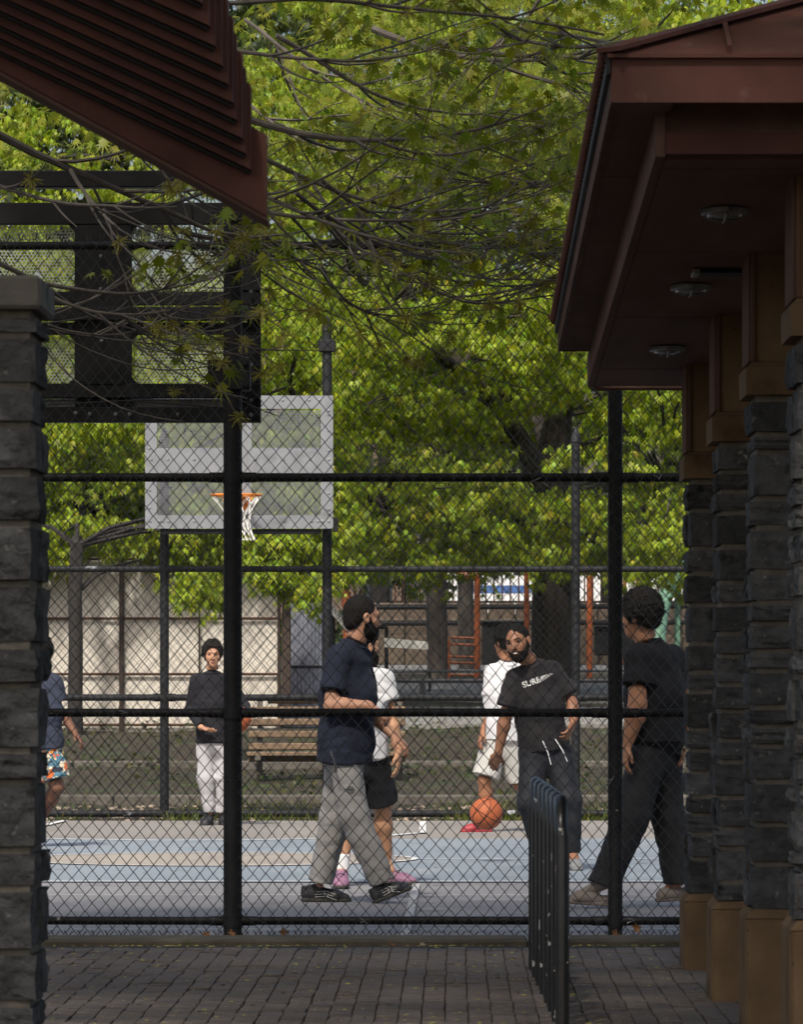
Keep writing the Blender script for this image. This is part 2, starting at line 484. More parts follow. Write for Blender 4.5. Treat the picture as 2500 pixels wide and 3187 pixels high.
# kerb under the fence and the asphalt strip before it
kerb = MB()
xk = -7.0
kb = empty('kerb', (0, 25.8, 0), kind='structure')
while xk < 6:
    L_ = 2.2 + 0.5 * random.random()
    MB().cbox(xk, xk + L_ - 0.006, 25.72, 26.17, -0.2, 0.028 + 0.006 * random.random(), 0.012).build('kerb_stone', M['kerb'], kb)
    xk += L_
pav = MB().box(-14, 12, -30, 25.715, -0.5, -0.013).build('pavement', M['joint'])
tag(pav, kind='structure')
MB().box(-7, 6, 25.50, 25.70, -0.3, -0.004).build('asphalt_strip', M['asphalt_edge'], pav)

PWX, PWY = 0.0895, 0.2


def paver_mesh(i):
    r = random.Random(100 + i)
    g = 0.0024
    c = 0.003
    x, y, t = PWX / 2 - g, PWY / 2 - 0.0050, 0.0
    j = lambda: r.uniform(-0.0015, 0.0015)
    top = [(-x + c + j(), -y + c + j(), j()), (x - c + j(), -y + c + j(), j()), (x - c + j(), y - c + j(), j()), (-x + c + j(), y - c + j(), j())]
    mid = [(-x, -y, -c), (x, -y, -c), (x, y, -c), (-x, y, -c)]
    bot = [(-x, -y, -0.03), (x, -y, -0.03), (x, y, -0.03), (-x, y, -0.03)]
    v = top + mid + bot
    f = [(0, 1, 2, 3)]
    for k in range(4):
        k2 = (k + 1) % 4
        f.append((4 + k, 4 + k2, k2, k)); f.append((8 + k, 8 + k2, 4 + k2, 4 + k))
    return v, f


pvars = []
for i in range(8):
    v, f = paver_mesh(i)
    me = bpy.data.meshes.new('paver'); me.from_pydata(v, [], f); me.update(); me.materials.append(M['paver'])
    pvars.append(me)
rest = MB(); npv = 0
yy = 25.48 - PWY / 2
row = 0
while yy > 14.5:
    x = -3.4 + RNG.normal(0, 0.002)
    while x < 2.6:
        px = CX + x * F / yy
        z = RNG.normal(0, 0.0016)
        if abs(x + 1) < .1 and row % 7 == 3: z -= 0.004
        tx, ty = RNG.normal(0, 0.012), RNG.normal(0, 0.016)
        i = RNG.integers(8)
        if yy > 19.75 and -1.72 < x < 0.97 and yy < 21.77 and npv < 300:
            o = bpy.data.objects.new('paver', pvars[i])
            o.location = (x + RNG.normal(0, .0012), yy + RNG.normal(0, .002), z)
            o.rotation_euler = (ty, tx, RNG.normal(0, 0.008))
            link(o, pav); npv += 1
        else:
            v, f = paver_mesh(int(i))
            rest.add([(a + x + RNG.normal(0, .0006), b + yy, c + z + a * tx + b * ty) for a, b, c in v], f)
        x += PWX
    yy -= PWY; row += 1
o = rest.build('paver_field', M['paver'], pav); tag(o, kind='stuff')


# ================================================================== CHAIN LINK
def wire_mesh(name, x0, x1, y, z0, z1, mtl, parent, rad=0.0024, sides=4, P=0.0668, Q=0.0755, wob=0.0, seed=1, zt=None):
    r = np.random.default_rng(seed)
    Wd = P / 2
    n = int((x1 - x0) / Wd)
    m = int((z1 - z0) / (Q / 2)) + 1
    k = np.arange(n)[:, None]; j = np.arange(m)[None, :]
    side = ((k + j) % 2)
    X = x0 + (k + side) * Wd
    Z = z0 + j * (Q / 2) + 0 * k
    Y = y + np.where(side == 0, 0.003, -0.003) + 0.0 * X
    X = X + wob * (np.sin(Z * 2.1 + 0.7) * 0.6 + np.sin(X * 3.1 + Z * .9) * 0.5)
    Z = Z + wob * np.sin(X * 2.3 + 1.0) * 0.8 + r.normal(0, 0.0012, Z.shape)
    X = X + r.normal(0, 0.0010, X.shape)
    pts = np.stack([X, Y, Z], -1)                       # (n, m, 3)
    t = np.zeros_like(pts)
    t[:, 1:-1] = pts[:, 2:] - pts[:, :-2]; t[:, 0] = pts[:, 1] - pts[:, 0]; t[:, -1] = pts[:, -1] - pts[:, -2]
    # rings: offsets in x and y (wires run mostly diagonal, keep round enough)
    a = np.arange(sides) * 2 * math.pi / sides + 0.4
    off = np.stack([np.cos(a) * rad * 1.25, np.sin(a) * rad, 0 * a], -1)
    V = (pts[:, :, None, :] + off[None, None]).reshape(-1, 3)
    idx = np.arange(n * m * sides).reshape(n, m, sides)
    A = idx[:, :-1, :]; B = idx[:, 1:, :]
    Fc = np.stack([A, np.roll(A, -1, 2), np.roll(B, -1, 2), B], -1).reshape(-1, 4)
    o = np_mesh(name, V, Fc, mtl, parent, smooth=True)
    tag(o, kind='stuff')
    return o


# -------- near fence
FY = 26.2
nf = empty('chain_link_fence', (0, FY, 0), 'black chain-link fence with square-set pipe posts and rails, nearest the paving', 'fence')


def fx(px, y=FY): return (px - CX) * y / F


def fz(py, y=FY): return H + (CY - py) * y / F


def post(px, w, top_py, y=FY, parent=nf, m='black_pipe', base=0.0):
    x = fx(px, y); r = w * y / F / 2
    zt = fz(top_py, y)
    o = MB().lathe((x, y, 0), [(r, base - 0.2), (r, zt), (r * 1.25, zt), (r * 1.25, zt + 0.03), (r * 0.9, zt + 0.06), (r * 0.4, zt + 0.085), (0.002, zt + 0.09)], 20).build('post', M[m], parent, True)
    return o


p_big = post(724, 58, 690)
p_small = post(1916, 46, 700)
post(-700, 58, 700); post(3200, 46, 700)
for py, r in ((764, 13), (1486, 14), (2219, 13.5), (2866, 13)):
    z = fz(py); rr = r * FY / F
    for a, b in ((-700, 724), (724, 1916), (1916, 3200)):
        MB().tube([(fx(a) + 0.03, FY, z), (fx((a + b) / 2), FY, z + 0.003 * math.sin(py)), (fx(b) - 0.03, FY, z)], rr, 14).build('rail', M['black_pipe'], nf, True)
    for p, wd in ((724, 58), (1916, 46)):     # sleeve fittings where the rail meets the post
        R = wd * FY / F / 2 * 1.12
        MB().lathe((fx(p), FY, z - 0.03), [(R, 0), (R, 0.06)], 20).build('post_band', M['black_pipe'], nf, True)
        for sgn in (-1, 1):
            MB().tube([(fx(p) + sgn * 0.03, FY, z), (fx(p) + sgn * (0.03 + 0.085), FY, z)], rr * 1.16, 14).build('rail_sleeve', M['black_pipe'], nf, True)
wire_mesh('wire_mesh', -2.35, 1.55, FY - 0.035, 0.028, fz(742), M['wire'], nf, 0.00215, 5, Q=0.080, wob=0.019, seed=3)
# twisted tie wires
for px, py in ((380, 2219), (985, 2219), (1010, 2219), (1420, 2235), (1880, 2225), (610, 2866), (830, 2866), (1130, 2866), (1660, 2866), (1960, 2866), (700, 2420), (745, 2425), (1895, 2430), (1935, 2432),
               (560, 1486), (1000, 1488), (1670, 1486), (2045, 1490), (1893, 1620), (1945, 1180), (1942, 1430)):
    c = Vector((fx(px), FY - 0.045, fz(py)))
    n = random.Random(px)
    pts = [c + Vector((n.uniform(-.03, .03), n.uniform(-.01, .004), n.uniform(-.028, .028))) for _ in range(4)]
    MB().tube(pts, 0.0021, 5).build('tie_wire', M['bolt'] if n.random() < .4 else M['wire'], nf)
# knuckles along the bottom of the fabric
mb = MB()
for i in range(58):
    x = -2.35 + i * 0.0668 + 0.0334
    mb.tube([(x - 0.02, FY - 0.035, 0.052), (x, FY - 0.036, 0.024), (x + 0.022, FY - 0.040, 0.048)], 0.0032, 5)
tag(mb.build('wire_knuckles', M['wire'], nf), kind='stuff')
mb = MB()
for i in range(58):
    x = -2.35 + i * 0.0668
    z = fz(742)
    mb.tube([(x - 0.006, FY - 0.035, z - 0.01), (x - 0.010, FY - 0.036, z + 0.02)], 0.0026, 5)
    mb.tube([(x + 0.004, FY - 0.035, z - 0.01), (x + 0.011, FY - 0.036, z + 0.02)], 0.0026, 5)
tag(mb.build('wire_barbs', M['wire'], nf), kind='stuff')

# -------- far fence
GYF = 49.25
ff = empty('chain_link_fence', (0, GYF, 0), 'tall grey-black chain-link fence at the far end of the court', 'fence')
for px, w in ((511, 28), (1018, 30), (1793, 27), (2500, 27), (-200, 27)):
    x = (px - CX) * GYF / F; r = w * GYF / F / 2
    zt = H + (CY - (1030 if px == 1018 else 1376)) * GYF / F
    MB().lathe((x, GYF, 0), [(r, -0.2), (r, zt), (r * 1.2, zt), (r * 1.15, zt + 0.04), (r * .75, zt + 0.09), (0.01, zt + 0.14)], 16).build('post', M['far_pipe'], ff, True)
pxs = [-200, 511, 1018, 1793, 2500]
for py, r in ((2532, 11), (2171, 11), (1771, 10)):
    z = H + (CY - py) * GYF / F
    for a, b in zip(pxs, pxs[1:]):
        if py == 1376 and not (1000 < a < 1800): continue
        MB().tube([((a - CX) * GYF / F, GYF, z), ((b - CX) * GYF / F, GYF, z)], r * GYF / F, 10).build('rail', M['far_pipe'], ff, True)
    for p in (pxs[1:4] if py > 1400 else pxs[3:4]):
        MB().tube([((p - 34 - CX) * GYF / F, GYF, z), ((p + 34 - CX) * GYF / F, GYF, z)], r * 1.2 * GYF / F, 10).build('rail_sleeve', M['far_pipe'], ff, True)
wire_mesh('wire_mesh', -4.4, 2.9, GYF - 0.05, 0.06, H + (CY - 1376) * GYF / F, M['wire'], ff, 0.0023, 3, seed=5)
# clamps high on the hoop posts
for px in (1018,):
    for py in (1075,):
        x = (px - CX) * GYF / F; z = H + (CY - py) * GYF / F
        MB().cbox(x - 0.08, x + 0.08, GYF - 0.075, GYF + 0.075, z - 0.06, z + 0.05, 0.01).build('clamp', M['black_steel'], ff)


# ================================================================== BACKBOARDS
def perforated(x0, x1, y, z0, z1, pitch, hole):
    """sheet with a hexagonal grid of round-ish holes: each cell is a ring of six quads"""
    mb_v, mb_f = [], []
    dx, dz = pitch, pitch * math.sqrt(3) / 2
    R = pitch / math.sqrt(3)
    nxh = int((x1 - x0) / dx); nzh = int((z1 - z0) / dz)
    for j in range(nzh):
        for i in range(nxh - (j % 2)):
            cx = x0 + (i + 0.5 + 0.5 * (j % 2)) * dx; cz = z0 + (j + 0.5) * dz
            b = len(mb_v)
            for k in range(6):
                a = math.pi / 6 + k * math.pi / 3
                mb_v.append((cx + R * math.cos(a) * 1.0, y, cz + R * math.sin(a)))
            for k in range(6):
                a = math.pi / 6 + k * math.pi / 3
                mb_v.append((cx + hole * math.cos(a), y, cz + hole * math.sin(a)))
            for k in range(6):
                a = math.pi / 6 + k * math.pi / 3
                mb_v.append((cx + hole * math.cos(a), y + 0.004, cz + hole * math.sin(a)))
            for k in range(6):
                k2 = (k + 1) % 6
                mb_f.append((b + k, b + k2, b + 6 + k2, b + 6 + k))
                mb_f.append((b + 6 + k, b + 6 + k2, b + 12 + k2, b + 12 + k))
    return mb_v, mb_f


# near backboard seen from behind, hung on the near fence post
BY = 26.75
nb = empty('backboard', (fx(322, BY), BY, fz(1317, BY)), 'black steel back of the near perforated backboard above the fence, upper left', 'backboard')
bx = lambda px: (px - CX) * BY / F
bz = lambda py: H + (CY - py) * BY / F


def nbox(name, a, b, c, d, y0, y1, m='black_steel', parent=nb, ch=0.004):
    return MB().cbox(bx(a), bx(b), BY + y0, BY + y1, bz(d), bz(c), ch).build(name, M[m], parent)


LFT = -175
nbox('top_rail', LFT, 812, 632, 700, -0.03, 0.03)
nbox('middle_rail', LFT, 812, 908, 950, -0.02, 0.03)
nbox('cross_beam', LFT, 812, 958, 1000, -0.07, -0.015)
nbox('middle_rail', LFT, 812, 1004, 1042, -0.02, 0.03)
nbox('lower_rail', LFT, 812, 1195, 1240, -0.05, 0.03)
nbox('bottom_rail', LFT, 812, 1268, 1316, -0.06, 0.03)
nbox('centre_plate', 232, 410, 701, 1194, -0.028, 0.02)
nbox('centre_plate', 232, 410, 1241, 1267, -0.01, 0.02)
nbox('side_plate', 752, 812, 701, 907, -0.028, 0.02); nbox('side_plate', 752, 812, 1043, 1194, -0.028, 0.02)
nbox('side_plate', 768, 812, 951, 1003, -0.012, 0.02); nbox('side_plate', 752, 812, 1241, 1267, -0.028, 0.02)
for (a, b, c, d) in ((LFT, 232, 700, 908), (410, 752, 700, 908), (LFT, 232, 1042, 1195), (410, 752, 1042, 1195)):
    v, f = perforated(bx(a), bx(b), BY + 0.035, bz(d), bz(c), 0.0182, 0.0078)
    mesh_obj('perforated_panel', v, f, M['galv_dark'], nb)
    # corner gussets
    for (gx, sx) in ((a, 1), (b, -1)):
        if gx < 0: continue
        for (gy, sy) in ((c, 1), (d, -1)):
            q = 20
            poly = [(bx(gx), bz(gy)), (bx(gx + sx * q), bz(gy)), (bx(gx), bz(gy + sy * q))]
            MB().ext(poly, BY - 0.015, BY + 0.02).build('gusset', M['black_steel'], nb)
nbox('face_edge', LFT, 812, 1240, 1268, 0.036, 0.05, 'galv')
# bolts on the steel
for px, py in ((315, 800), (315, 902), (318, 1062), (232 + 8, 980), (553, 975), (700, 980), (783, 820), (783, 911), (783, 977), (783, 1137), (783, 1247), (783, 1293),
               (238, 1287), (282, 1291), (362, 1291), (405, 1291), (555, 1292)):
    MB().lathe((bx(px), BY - 0.075 if py > 1260 else BY - 0.05, bz(py)), [(0.010, 0), (0.010, -0.012), (0.006, -0.018)], 8, 'y').build('bolt', M['bolt'], nb)
# rounded rim mount seen through the gap
mb = MB()
cxm, czm = bx(325), bz(1196)
poly = [(cxm + 0.095 * math.cos(a), czm + 0.075 * math.sin(a)) for a in np.linspace(0, math.pi, 14)]
mb.ext(poly, BY - 0.06, BY - 0.03).build('rim_mount', M['black_steel'], nb)
# clamp round the fence post
cl = nbox('clamp', 664, 792, 1142, 1234, -0.62, -0.45)
for px, py in ((674, 1155), (779, 1155), (674, 1222), (779, 1222), (728, 1160)):
    MB().lathe((bx(px), BY - 0.62, bz(py)), [(0.013, 0), (0.013, -0.016), (0.008, -0.022)], 8, 'y').build('bolt', M['black_pipe'], cl)
MB().cbox(bx(700), bx(760), BY - 0.46, BY - 0.03, bz(1215), bz(1165), 0.005).build('bracket', M['black_steel'], nb)
MB().tube([(bx(150), BY - 0.07, bz(1262)), (bx(400), BY - 0.09, bz(1250)), (bx(560), BY - 0.09, bz(1262)), (bx(690), BY - 0.08, bz(1270))], 0.004, 6).build('cable', M['black_pipe'], nb)
# near rim on the court side (seen only through the holes)
mb = MB()
mb.tube([(bx(322) + 0.225 * math.cos(a), BY + 0.45 + 0.225 * math.sin(a), bz(1228)) for a in np.linspace(0, 2 * math.pi, 25)], 0.009, 6)
mb.bar((bx(322), BY + 0.05, bz(1232)), (bx(322), BY + 0.24, bz(1228)), 0.12, 0.02)
mb.build('rim', M['orange_rim'], nb, True)
# the beam above the board
ub = MB().cbox(bx(-200), bx(560), BY - 0.05, BY + 0.05, bz(586), bz(533), 0.006).build('steel_beam', M['black_steel'])
ub['label'] = 'flat black steel beam above the near backboard, behind bare branches'; ub['category'] = 'beam'
MB().cbox(bx(-230), bx(-195), BY - 0.05, BY + 0.05, bz(1500), bz(533), 0.006).build('upright', M['black_steel'], ub)

# far backboard
QY = GYF - 0.45
qx = lambda px: (px - CX) * QY / F
qz = lambda py: H + (CY - py) * QY / F
fb = empty('backboard', (qx(744), QY, qz(1645)), 'silver perforated backboard with orange rim at the far end of the court', 'backboard')


def qplate(a, b, c, d, name='plate', m='galv', y0=0.0, y1=0.012):
    return MB().box(qx(a), qx(b), QY + y0, QY + y1, qz(d), qz(c)).build(name, M[m], fb)


holes = [(488, 706, 1272, 1394), (783, 998, 1272, 1394), (488, 706, 1497, 1603), (783, 998, 1497, 1603)]
qplate(451, 1037, 1231, 1272); qplate(451, 1037, 1394, 1497); qplate(451, 1037, 1603, 1645)
for c, d in ((1272, 1394), (1497, 1603)):
    qplate(451, 488, c, d); qplate(706, 783, c, d); qplate(998, 1037, c, d)
for a, b, c, d in holes:
    v, f = perforated(qx(a), qx(b), QY + 0.002, qz(d), qz(c), 0.0167, 0.0072)
    mesh_obj('perforated_panel', v, f, M['galv'], fb)
rb = random.Random(4)
for px, py in [(x, 1245) for x in (520, 600, 690, 880, 962, 996)] + [(x, 1430) for x in (470, 523, 604, 700, 795, 883, 966, 1023)] + [(x, 1622) for x in (467, 495, 507, 524, 604, 700, 886, 970, 990, 1002, 1024)] + \
              [(465, y) for y in (1395, 1490, 1525, 1580)] + [(1023, y) for y in (1277, 1290, 1340, 1402, 1535, 1585, 1600)]:
    MB().lathe((qx(px), QY, qz(py)), [(0.014, 0.0), (0.012, -0.006), (0.004, -0.010)], 8, 'y').build('rivet', M['galv'], fb, True)
MB().cbox(qx(500), qx(1000), QY + 0.03, QY + 0.09, qz(1662), qz(1646), 0.004).build('bottom_angle', M['black_steel'], fb)
for px in (511, 1018):
    for py in (1290, 1600):
        MB().box(qx(px) - 0.05, qx(px) + 0.05, QY + 0.013, GYF - 0.05, qz(py) - 0.04, qz(py) + 0.04).build('bracket', M['black_steel'], fb)
MB().cbox(qx(1036), qx(1052), QY + 0.02, QY + 0.05, qz(1655), qz(1610), 0.003).build('bracket', M['black_steel'], fb)
RX, RY_, RZ = qx(741), QY - 0.40, H + (CY - 1541) * (QY - 0.4) / F
rim = MB().tube([(RX + 0.228 * math.cos(a), RY_ + 0.228 * math.sin(a), RZ) for a in np.linspace(0, 2 * math.pi, 37)], 0.011, 8, False).build('rim', M['orange_rim'], fb, True)
mb = MB().bar((RX, QY, RZ - 0.01), (RX, RY_ + 0.22, RZ - 0.005), 0.14, 0.02)
mb.bar((RX - 0.07, QY, RZ - 0.07), (RX - 0.13, RY_ + 0.16, RZ - 0.02), 0.012, 0.04).bar((RX + 0.07, QY, RZ - 0.07), (RX + 0.13, RY_ + 0.16, RZ - 0.02), 0.012, 0.04)
mb.box(RX - 0.1, RX + 0.1, QY - 0.012, QY - 0.001, RZ - 0.12, RZ + 0.03)
mb.build('rim_bracket', M['orange_rim'], rim)
mb = MB()
NS = 12
for k in range(NS):
    for sgn in (1, -1):
        pts = []
        for j in range(7):
            t = j / 6
            a = 2 * math.pi * (k + sgn * t * 2.2) / NS
            r = 0.222 * (1 - t) + 0.075 * t - 0.05 * math.sin(t * math.pi)
            pts.append((RX + r * math.cos(a) + 0.10 * t * t, RY_ + r * math.sin(a), RZ - 0.012 - 0.40 * t))
        mb.tube(pts, 0.0045, 4, False)
tag(mb.build('net', M['net'], rim), kind='stuff')

# ================================================================== PAVILION ON THE RIGHT
SH = 0.0276                       # the pavilion steps down gently away from the eye


def PZ(zeta, y): return zeta + H - SH * y


def stone_mesh(i):
    """rough-faced block, unit size, origin at centre"""
    r = np.random.default_rng(50 + i)
    n = 5
    bm = bmesh.new()
    bmesh.ops.create_cube(bm, size=1.0)
    bmesh.ops.subdivide_edges(bm, edges=list(bm.edges), cuts=n - 2, use_grid_fill=True)
    ph = r.uniform(0, 6, 8)
    for v in bm.verts:
        c = v.co
        edge = sum(abs(abs(t) - .5) < 1e-4 for t in c)
        a = math.sin(c.x * 7 + ph[0]) * math.sin(c.z * 6 + ph[1]) + math.sin(c.y * 7 + ph[2]) * math.sin(c.z * 9 + ph[3])
        k = 0.010 * a + r.uniform(-0.024, 0.024)
        if edge == 1:
            k += 0.014
        elif edge >= 2:
            k -= 0.004 + 0.012 * r.random()
        v.co = Vector((c.x * (1 + k), c.y * (1 + 1.6 * k), c.z * (1 + 1.2 * k)))
    me = bpy.data.meshes.new('stone'); bm.to_mesh(me); bm.free()
    me.materials.append(M['stone'])
    return me


STN = [stone_mesh(i) for i in range(14)]


def stone(parent, x0, x1, y0, y1, z0, z1, rr):
    o = bpy.data.objects.new('stone', STN[rr.randrange(14)])
    o.location = Vector(((x0 + x1) / 2, (y0 + y1) / 2, (z0 + z1) / 2)) - parent_loc(parent)
    sx = rr.choice((-1, 1)); sz = rr.choice((-1, 1))
    o.scale = ((x1 - x0), (y1 - y0), (z1 - z0) * 0.98)
    if sx < 0: o.rotation_euler = (0, 0, math.pi)
    return link(o, parent)


def stone_shaft(parent, x0, x1, y0, y1, z0, z1, seed, hmin=0.06, hmax=0.175):
    rr = random.Random(seed)
    MB().box(x0 + 0.017, x1 - 0.017, y0 + 0.017, y1 - 0.017, z0, z1).build('mortar', M['mortar'], parent)
    z = z0 + 0.004
    while z < z1 - 0.03:
        h = rr.uniform(hmin, hmax)
        if z + h > z1 - 0.06: h = z1 - z - 0.006
        e = lambda: rr.uniform(-0.012, 0.010)
        xm = x0 + (x1 - x0) * rr.choice((0.42, 0.58, 0.66, 0.36))
        if rr.random() < .45:
            # one long front block, cut behind
            stone(parent, x0 + e(), x1 + e(), y0 + e(), y0 + 0.24, z, z + h - 0.019, rr)
        else:
            stone(parent, x0 + e(), xm - 0.010, y0 + e(), y0 + 0.24, z, z + h - 0.019, rr)
            stone(parent, xm + 0.010, x1 + e(), y0 + e(), y0 + 0.24, z, z + h - 0.019, rr)
        stone(parent, x0 + e(), x1 + e(), y0 + 0.252, y1 + e(), z, z + h - 0.019, rr)
        z += h


PIL = [(23.5, 1.013, 'farthest'), (21.24, 1.028, 'second farthest'), (18.97, 1.04, 'third from the fence'), (16.7, 1.056, 'nearest')]
plab = ['square dark stone pillar with brown base and capital, standing nearest the fence', 'square dark stone pillar, second from the fence in the row at right',
        'square dark stone pillar, third from the fence in the row at right', 'square dark stone pillar at the right picture edge, nearest the camera']
for i, (yf, x0, _) in enumerate(PIL):
    p = empty('stone_pillar', (x0 + .25, yf + .25, 0), plab[i], 'pillar', 'stone pillars of the pavilion')
    zb, zc, zt = PZ(-0.29, yf), PZ(1.555, yf), PZ(2.06, yf)
    w = 0.5; g = 0.004
    # base: front slab and side slab with an open joint between them
    bv = 0.03
    def slab(nm, xa, xb, ya, yb, za, zc_, c=0.008): return MB().cbox(xa, xb, ya, yb, za, zc_, c).build(nm, M['cast'], p)
    slab('base_slab', x0 + g, x0 + w, yf, yf + .06, -0.1, zb - bv)
    slab('base_slab', x0, x0 + .05, yf + .066, yf + w, -0.1, zb - bv)
    MB().box(x0 + .012, x0 + w, yf + .012, yf + w, -0.1, zb - bv - .004).build('base_core', M['concrete'], p)
    t = 0.022
    v = [(x0, yf, zb - bv), (x0 + w, yf, zb - bv), (x0 + w, yf + w, zb - bv), (x0, yf + w, zb - bv), (x0 + t, yf + t, zb), (x0 + w - t, yf + t, zb), (x0 + w - t, yf + w - t, zb), (x0 + t, yf + w - t, zb)]
    MB().add(v, [(0, 1, 5, 4), (1, 2, 6, 5), (2, 3, 7, 6), (3, 0, 4, 7), (4, 5, 6, 7), (3, 2, 1, 0)]).build('base_top', M['cast'], p)
    xi = x0 + 0.022; yi = yf + 0.022; wi = w - 0.044
    stone_shaft(p, xi, xi + wi, yi, yi + wi, zb, zc, 20 + i)
    # capital: bevelled block, then the plastered post up to the soffit
    v = []
    for zz, k in ((zc, 0.0), (zc + 0.098, 0.0), (zc + 0.118, t), ):
        v += [(x0 + k, yf + k, zz), (x0 + w - k, yf + k, zz), (x0 + w - k, yf + w - k, zz), (x0 + k, yf + w - k, zz)]
    MB().add(v, [(3, 2, 1, 0), (8, 9, 10, 11)] + [(a + k, a + (k + 1) % 4, a + 4 + (k + 1) % 4, a + 4 + k) for a in (0, 4) for k in range(4)]).build('capital', M['cast'], p)
    MB().cbox(xi + .002, xi + wi, yi + .016, yi + wi, zc + 0.118, zt + .02, 0.004).build('post', M['cast'], p)
    MB().cbox(xi - .004, xi + .012, yi + .002, yi + .014, zc + 0.12, zt + .02, 0.003).build('corner_strip', M['tan_trim'], p)
    MB().cbox(xi - .012, xi + .001, yi + .03, yi + wi - .01, zc + 0.12, zt + .02, 0.003).build('side_board', M['tan_trim'], p)

roof = empty('pavilion_roof', (1.9, 20.3, 3.0), 'dark red metal hip roof with deep brown eaves over the stone pillars', 'roof')
YF0, YF1 = 16.05, 24.42
XE0, XE1 = 0.469, 3.4


def sheared(boxes, name, m, parent=roof):
    mb = MB()
    for (x0, x1, y0, y1, a, b) in boxes:
        v = [(x, y, PZ(zz, y)) for zz in (a, b) for (x, y) in ((x0, y0), (x1, y0), (x1, y1), (x0, y1))]
        mb.add(v, [(0, 3, 2, 1), (4, 5, 6, 7), (0, 1, 5, 4), (1, 2, 6, 5), (2, 3, 7, 6), (3, 0, 4, 7)])
    return mb.build(name, M[m], parent)


sheared([(XE0 + .002, XE1, YF0, YF0 + .03, 2.20, 2.333)], 'front_fascia', 'red_metal')
sheared([(XE0, XE0 + .022, YF0 + .031, YF1, 2.20, 2.325)], 'side_fascia', 'tan_trim')
sheared([(XE0 - .014, XE0 - .001, YF0 - .01, YF1 + .01, 2.285, 2.345)], 'drip_edge', 'black_steel')
sheared([(XE0 + .022, XE1, YF1 - .03, YF1, 2.20, 2.325)], 'rear_fascia', 'brown_wood')
# outer soffit boards
ysp = [YF0 + .03, 17.9, 19.9, 21.9, 23.3, YF1 - .03]
for a, b in zip(ysp, ysp[1:]):
    sheared([(XE0 + .022, 0.66, a + .008, b - .008, 2.203, 2.22)], 'soffit_board', 'brown_wood')
# inner beam round the dropped ceiling
XB = 0.614
sheared([(XB, XB + .03, 16.30, 24.78, 2.068, 2.215)], 'side_beam', 'brown_wood')
sheared([(XB + .031, XE1, 16.29, 16.33, 2.075, 2.14)], 'front_beam', 'red_metal')
sheared([(XB + .031, XE1, 16.34, 16.37, 2.10, 2.26)], 'front_beam', 'brown_wood')
sheared([(XB + .031, XE1, 24.74, 24.78, 2.05, 2.215)], 'rear_beam', 'brown_wood')
js = [16.38, 16.60, 18.98, 21.4, 23.8, 24.73]
for a, b in zip(js, js[1:]):
    sheared([(XB + .032, XE1, a + .012, b - .012, 2.066, 2.085)], 'ceiling_panel', 'brown_wood')
sheared([(XB + .032, XE1, 16.4, 24.7, 2.092, 2.10)], 'ceiling_backing', 'vent')
# hip roof planes
pit = 0.41
XMID = (XE0 + XE1) / 2; rise = pit * (XMID - XE0)
ez = 2.345


def rv(x, y, up): return (x, y, PZ(ez, y) + up)


run = XMID - XE0
A, B, C, D = rv(XE0 - .01, YF0 - .02, 0), rv(XE1, YF0 - .02, 0), rv(XE1, YF1 + .02, 0), rv(XE0 - .01, YF1 + .02, 0)
R1, R2 = rv(XMID, YF0 + run, rise), rv(XMID, YF1 - run, rise)
for nm, f in (('front_slope', (A, B, R1)), ('left_slope', (D, A, R1, R2)), ('right_slope', (B, C, R2, R1)), ('rear_slope', (C, D, R2))):
    vs = list(f) + [(x, y, z - 0.012) for x, y, z in f]
    n = len(f)
    MB().add(vs, [tuple(range(n)), tuple(range(2 * n - 1, n - 1, -1))] + [(i, i + n, (i + 1) % n + n, (i + 1) % n) for i in range(n)]).build(nm, M['red_metal'], roof)
for P_, Q_ in ((A, R1), (B, R1), (C, R2), (D, R2), (R1, R2)):
    a = Vector(P_) + Vector((0, 0, .012)); b = Vector(Q_) + Vector((0, 0, .012))
    MB().bar(a, b, 0.10, 0.014).build('hip_cap', M['red_metal'], roof)
for x in np.arange(XE0 + .36, XE1, .42):           # standing seams on the front slope
    top = min(x - XE0, XE1 - x) * pit
    a = Vector(rv(x, YF0 - .02, 0.012)); b = Vector(rv(x, YF0 + top / pit, top + .012))
    MB().bar(a, b, 0.014, 0.026).build('seam', M['red_metal'], roof)
tile = MB().lathe((0, 0, 0), [(0.006, -0.03), (0.020, -0.024), (0.024, 0.0), (0.022, 0.10)], 8, 'x')
tme = bpy.data.meshes.new('tile_end'); tme.from_pydata(tile.v, [], tile.f); tme.update(); tme.materials.append(M['red_metal'])
y = YF0 + .05
while y < YF1:
    o = bpy.data.objects.new('tile_end', tme)
    o.location = Vector(rv(XE0 - .008, y, 0.004)) - roof.location
    o.rotation_euler = (0, -math.atan(pit), 0)
    link(o, roof)
    y += 0.105
